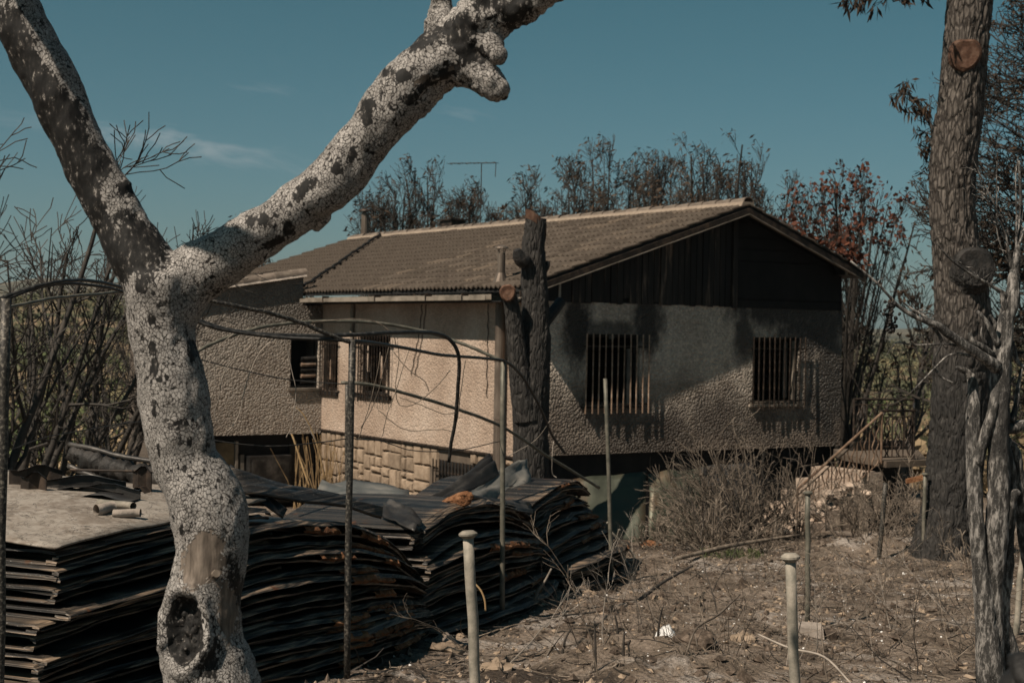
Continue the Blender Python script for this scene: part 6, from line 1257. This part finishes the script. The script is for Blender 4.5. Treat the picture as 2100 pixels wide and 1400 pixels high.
stick('fallen_branch', 'thin branch running low across the ash from the big dark clod', 'branch', [(1080, 1275, 13.2, 1.5), (1150, 1262, 13.2, 2), (1222, 1254, 13.2, 2)], M['twig'])
stick('fallen_branch', 'pale forked branch in front of the concrete footing', 'branch', [(1555, 1300, 10.2, 2), (1620, 1328, 9.9, 2.4), (1690, 1346, 9.7, 2.4), (1745, 1400, 9.4, 2)], M['pale_twig'])
for i, (px, py, h, b) in enumerate([(1222, 1390, 118, -3), (1278, 1380, 84, 2), (1345, 1352, 108, 14), (1292, 1385, 70, -4), (1150, 1350, 60, 20), (1269, 1320, 60, -8)]):
    d = depth_at(px, py); w_ = ['tallest, straight, near the bottom edge', 'short and thick near the bottom edge', 'leaning by the white plastic scrap', 'thin, close to the short thick one', 'curved, left of the others', 'slim, above the short thick one'][i]
    stick('burnt_sapling', 'burnt upright stem standing in the ash, ' + w_, 'sapling', [(px, py + 8, d, 3.2), (px + b * .3, py - h * .4, d, 3), (px + b * .5, py - h * .7, d, 2.4), (px + b, py - h, d, 1.8)], M['twig'], None, 6)
# thin weeds: one prototype per shape, copied
protos = []
for v in range(8):
    Pp, Rr = grow_from(np.zeros((1, 3)), np.array([[rng.normal(0, .25), rng.normal(0, .25), 1]]), np.array([1.0]), 9, 0.02, 0.12, np.array([0.0062]), 0.3)
    g = Geo(); g.tubes(Pp, Rr, 4); c = branch(Pp, Rr, random.randint(3, 7), 0.2, 0.95, 0.6, 0.5, 6, 0.05, 0.14, 0.7); g.tubes(c[0], np.maximum(c[1], .0018), 3); c2 = branch(c[0], c[1], 3, 0.2, 1, 0.6, 0.22, 4, 0.02, 0.16, 0.7); g.tubes(c2[0], np.maximum(c2[1], .0014), 3)
    me = g.mesh('dry_weed'); me.materials.append((M['twig'], M['twig_grey'], M['pale_twig'], M['twig_grey'])[v % 4]); protos.append(me)
for i in range(150):
    px = random.uniform(1180, 2080) if i % 5 else random.uniform(900, 1300); py = 1140 + 260 * random.random() ** 0.8
    if px < 1250 and py < 1330: continue
    g_ = G(px, py); o = bpy.data.objects.new('dry_weed', random.choice(protos)); COL.objects.link(o); s = random.choice([0.3, 0.45, 0.65, 0.95]) * random.uniform(0.8, 1.2)
    o.location = (g_[0], g_[1], gz(g_[0], g_[1]) - 0.01); o.rotation_euler = (random.gauss(0, .3), random.gauss(0, .3), random.uniform(0, 6.28)); o.scale = (s,) * 3
    tag(o, 'thin dry weed standing bare in the ash', 'weed', 'dry weeds in the ash')
def blob(rad, seed, n=10, flat=0.7, rough=0.35):
    g = Geo(); a = np.linspace(0, math.pi, n); b = np.arange(n + 4) * 2 * math.pi / (n + 4); A, B = np.meshgrid(a, b, indexing='ij')
    v = np.stack([np.sin(A) * np.cos(B), np.sin(A) * np.sin(B), np.cos(A) * flat], -1).reshape(-1, 3); v = v * (1 + rough * fbm(v * 1.8 + seed * 3.1, 3, seed))[:, None] * rad
    m = n + 4; i = np.arange(n - 1)[:, None] * m; j = np.arange(m)[None]; j2 = (j + 1) % m
    return g.add(v, np.stack([i + j, i + m + j, i + m + j2, i + j2], -1).reshape(-1, 4))
clods = [(915, 1335, .12, 'pale lump of earth by the foot of the black stack'), (943, 1308, .05, 'small pale lump of earth above a bigger one'), (1245, 1262, .10, 'dark shaggy clod in the middle of the ash'), (1345, 1236, .07, 'brown clod right of the dark shaggy clod'), (1465, 1182, .08, 'dark clod near the upper edge of the ash'), (1380, 1165, .05, 'brown clod left of the dark upper clod'), (1525, 1320, .09, 'sandy clod right of the white scrap'), (1585, 1258, .07, 'sandy clod left of the slim capped stake'),
         (1020, 1390, .12, 'sandy lump at the bottom edge right of the thick stake'), (1262, 1375, .05, 'small dark stone among the burnt stems'), (1985, 1325, .05, 'round stone left of the burnt vine'), (1425, 1360, .16, 'black burrow-like clod right of the white scrap'), (1760, 1120, .16, 'dark heap of earth in front of the landing'), (1880, 1190, .08, 'dark clod below the big pine'), (1245, 1168, .13, 'flat sandy stone at the leaning grey-green post'), (1335, 1118, .14, 'orange-brown lump by the metal frame')]
for i, (px, py, rd, lb) in enumerate(clods):
    p = onground(px, py); g = blob(rd, i + 3, 12, 0.55, 0.7); V, Q, T = g.arrays(); V = V + fbm(V / rd * 5, 2, i)[:, None] * rd * 0.18; g = Geo(); g.add(V + p, Q)
    tag(g.build('dirt_clod', M['foam'] if i == 15 else M['rubbish'] if i in (2, 4, 11, 12, 13, 9) else M['concrete'] if i == 14 else M['stone'], None, False, p), lb, 'clod')
# rubble on and below the steps
for i in range(46):
    k = random.random(); px = 1565 + 195 * k + random.gauss(0, 24); d = 24.3 + 1.3 * k + random.gauss(0, .2); py = 1110 - 125 * k + random.gauss(0, 9)
    p = P(px, py, d); rd = random.uniform(0.04, 0.12); g = blob(rd, i + 40, 7, 0.7, 0.6); V, Q, T = g.arrays(); g = Geo(); g.add(V + p, Q)
    tag(g.build('rubble_stone', M['rubble'], None, False, p), 'pale broken stone in the rubble over the entrance steps', 'stone', 'rubble on the steps')
# small bricks dropped near the pine
p = P(1878, 982, 21.5); g = Geo(); c, s = math.cos(.25), math.sin(.25); g.hexa([p + [x * c, y, x * s * 1 + z] for x, y, z in ((-.13, -.05, -.03), (.13, -.05, -.03), (.13, .05, -.03), (-.13, .05, -.03), (-.13, -.05, .03), (.13, -.05, .03), (.13, .05, .03), (-.13, .05, .03))]); tag(g.build('loose_brick', M['foam'], None, False, p), 'tilted orange brick caught in the brush left of the big pine', 'brick')
# white plastic scraps
sheet('plastic_scrap', 'crumpled white plastic scrap lying on the ash', 'plastic', [onground(1336, 1324) + [0, 0, .02], onground(1394, 1322) + [0, 0, .01], onground(1384, 1306) + [0, 0, .06], onground(1350, 1304) + [0, 0, .075]], M['bagwhite'], 12, 0.05, 31, 0.003)
sheet('plastic_scrap', 'small white plastic sliver left of the crumpled one', 'plastic', [onground(1300, 1336) + [0, 0, .02], onground(1322, 1340) + [0, 0, .01], onground(1320, 1334) + [0, 0, .03], onground(1303, 1332) + [0, 0, .03]], M['bagwhite'], 6, 0.01, 32, 0.003)
# litter on the ground
def litter(n, x0, x1, y0, y1):
    x = rng.uniform(x0, x1, n); y = rng.uniform(y0, y1, n); k = (x > -1.3 + 0.25 * (y - 9.5) - 0.2)
    x, y = x[k], y[k]; return np.stack([x, y, ground_z(x, y)], -1)
c = litter(7000, -1.5, 8.0, 8.5, 25.0); oc = np.array([[1, 0, 0], [0, 1, 0], [-1, 0, 0], [0, -1, 0], [0, 0, 0.8], [0, 0, -0.8]], float)
def chips(name, c, r0, r1, mat):
    n = len(c); sz = (r0 + (r1 - r0) * rng.random(n) ** 3)[:, None, None] * rng.uniform(0.5, 1.4, (n, 1, 3)); V = c[:, None] + oc[None] * sz + rng.normal(0, 1, (n, 6, 3)) * sz * 0.25
    T = np.array([(0, 1, 4), (1, 2, 4), (2, 3, 4), (3, 0, 4), (1, 0, 5), (2, 1, 5), (3, 2, 5), (0, 3, 5)]); g = Geo(); g.add(V, None, (T[None] + np.arange(n)[:, None, None] * 6).reshape(-1, 3))
    o = g.build(name, mat); o['kind'] = 'stuff'
chips('earth_crumbs', c, 0.006, 0.035, M['stone']); chips('charcoal_crumbs', litter(11000, -1.5, 8.0, 8.5, 25.0), 0.006, 0.055, M['rubbish'])
chips('ash_flakes', litter(2600, -1.5, 8.0, 8.5, 22.0), 0.003, 0.014, M['bagwhite'])
c = litter(3600, -1.2, 8.5, 8.5, 25.0) + [0, 0, 0.012]; n = len(c); a = rng.uniform(0, 6.28, n); d = np.stack([np.cos(a), np.sin(a), rng.normal(0.05, .14, n)], -1)
Pp, Rr = grow_from(c, d, rng.uniform(0.08, 0.55, n), 5, 0, 0.16, rng.uniform(0.002, 0.006, n), 0.4); g = Geo(); k = n * 2 // 3; g.tubes(Pp[:k], Rr[:k], 3); o = g.build('twig_litter', M['twig_grey']); o['kind'] = 'stuff'
g = Geo(); g.tubes(Pp[k:], Rr[k:] * 1.4, 3); o = g.build('charred_twig_litter', M['twig']); o['kind'] = 'stuff'
# a patch of living grass before the brush
def tuft(n, x0, x1, y0, y1, size, asp, up, name, mat):
    q = np.array([G(rng.uniform(x0, x1), rng.uniform(y0, y1)) for _ in range(n)]); q[:, 2] = ground_z(q[:, 0], q[:, 1])
    g = Geo(); g.leaves(np.repeat(q, 4, 0) + rng.normal(0, .025, (n * 4, 3)) * [1, 1, 0], size, asp, (0, 0, up)); o = g.build(name, mat); o['kind'] = 'stuff'
tuft(110, 1440, 1570, 1132, 1148, 0.08, 7, 1.2, 'grass_patch', M['green_leaf'])
tuft(520, 1200, 2060, 1150, 1400, 0.07, 9, 0.8, 'dry_grass', M['twig_grey'])
# reeds left standing by the cellar
cb = H(-0.55, 6.9, -3.6); cl = thing('cane_clump', 'clump of dry yellow canes standing at the stone plinth by the wing', 'canes', (cb[0], cb[1], gz(cb[0], cb[1])))
st_ = np.array([H(rng.uniform(-0.9, -0.25), rng.uniform(6.4, 7.7), -3.9) for _ in range(46)]); Pp, Rr = grow_from(st_, np.stack([rng.normal(0, .1, 46), rng.normal(0, .1, 46), np.ones(46)], -1), rng.uniform(1.0, 1.75, 46), 7, 0.0, 0.05, np.full(46, .011), 0.5)
g = Geo(); g.tubes(Pp, Rr, 4); g.build('stems', M['straw'], cl)
stick('bent_cane', 'long dry cane arching against the shaded wing wall', 'cane', [(668, 990, 26, 2.4), (655, 930, 26, 2.4), (640, 885, 26, 2.2), (622, 850, 26, 2), (606, 836, 26, 1.6)], M['straw'])
stick('bent_cane', 'slanting cane leaning at the cellar cupboard', 'cane', [(636, 1000, 26, 2.4), (620, 955, 26, 2.2), (604, 905, 26, 2), (598, 890, 26, 1.6)], M['straw'])
# charred limb close to the lens, bottom right
w, r = chain([(2330, 2500, 2.7, 90), (2240, 1800, 2.65, 75), (2130, 1440, 2.6, 75), (2090, 1400, 2.6, 60), (2072, 1382, 2.6, 34)], 40); g = Geo(); g.tube(w, r, 24); V, Q, T = g.arrays(); V = V + fbm(V * 30, 3, 5)[:, None] * 0.008; g = Geo(); g.add(V, Q, T)
tag(g.build('charred_limb', M['char'], None, True, w[0]), 'blurred charred stub close to the lens in the bottom right corner', 'branch')

# ================================================================== scrub on the slopes behind
def scrub_at(n, r0, r1, az, size, per, leaf, name, mat, hfac=0.8, pw=1.0):
    r_ = r0 + (r1 - r0) * rng.random(n) ** pw; a = np.concatenate([rng.uniform(lo, hi, n // len(az) + 1) for lo, hi in az])[:n]; rng.shuffle(a)
    x, y = np.sin(a) * r_, np.cos(a) * r_; z = ground_z(x, y); s = size * rng.uniform(0.5, 1.4, n); u_ = unit(rng.normal(size=(n, per, 3))) * rng.random((n, per, 1)) ** 0.4
    u_[..., 2] = np.abs(u_[..., 2]) * hfac
    c = np.stack([x, y, z], -1)[:, None] + u_ * s[:, None, None]; g = Geo(); g.leaves(c.reshape(-1, 3), leaf, 1.6); o = g.build(name, mat); o['kind'] = 'stuff'
AZ = [(-0.42, -0.19), (0.18, 0.42)]
scrub_at(520, 40, 130, AZ, 1.3, 90, 0.34, 'dry_scrub', M['tan_leaf']); scrub_at(700, 60, 420, AZ, 2.0, 70, 0.6, 'hillside_scrub', M['scrub'], 0.8, 1.4)
scrub_at(380, 300, 900, [(-0.45, 0.45)], 4.5, 60, 1.6, 'far_scrub', M['scrub']); scrub_at(160, 45, 160, AZ, 1.6, 90, 0.4, 'green_scrub', M['green_leaf'])
for i, (px, d, s, m_, lb) in enumerate([(75, 27, 1.1, 'green_leaf', 'surviving green bush glowing behind the arched bars at left'), (150, 24, 1.0, 'tan_leaf', 'dry tan bush right of the left post'), (40, 22, 0.9, 'tan_leaf', 'dry tan bush at the left edge behind the post'), (230, 26, 1.1, 'tan_leaf', 'dry tan bush left of the pale wing side wall'), (110, 30, 1.2, 'tan_leaf', 'dry tan bush farther back at left, uphill'), (190, 34, 1.1, 'scrub', 'grey-green bush high on the slope at left'), (1770, 40, 1.0, 'scrub', 'grey-green bush right of the house behind the railings'), (1850, 46, 1.2, 'green_leaf', 'green bush on the slope left of the big pine'), (1760, 52, 1.1, 'tan_leaf', 'dry tan bush beyond the house corner'), (2070, 40, 1.2, 'tan_leaf', 'dry tan bush right of the big pine')]):
    b = gp(px, d); k = 700; u_ = unit(rng.normal(size=(k, 3))) * rng.random((k, 1)) ** 0.4; u_[:, 2] = np.abs(u_[:, 2]) * 1.0 + (0.9 if i == 0 else 0.1)
    if m_ == 'tan_leaf': u_ = u_[fbm(u_ * 2.2 + i * 5, 2, i + 3) > -0.05]
    t = tree('shrub', lb, b, s * 1.0, 0.03, 5, [(5, 0.2, 1, 0.7, s * 0.6, 0.05, 0.12, 0.6), (3, .2, 1, .6, s * .3, .03, .15, .6)], None, None, 0.5, 'twig', min_r=0.005, cat='shrub')
    g = Geo(); g.leaves(np.array(b) + u_ * s * [1.1, 1.1, 1.0], 0.11, 1.8); g.build('leaves', M[m_], t)

# ================================================================== haze over the whole place
if HAZE > 0:
    m = bpy.data.materials.new('haze'); m.use_nodes = True; nt = m.node_tree; nt.nodes.remove(nt.nodes['Principled BSDF'])
    v = nt.nodes.new('ShaderNodeVolumePrincipled'); v.inputs['Color'].default_value = (0.62, 0.74, 0.80, 1); v.inputs['Density'].default_value = HAZE; v.inputs['Anisotropy'].default_value = 0.2
    nt.links.new(v.outputs[0], nt.nodes['Material Output'].inputs['Volume'])
    g = Geo(); g.box(-5400, 5400, -5400, 5400, -60, 190); o = g.build('haze', m); o['kind'] = 'stuff'
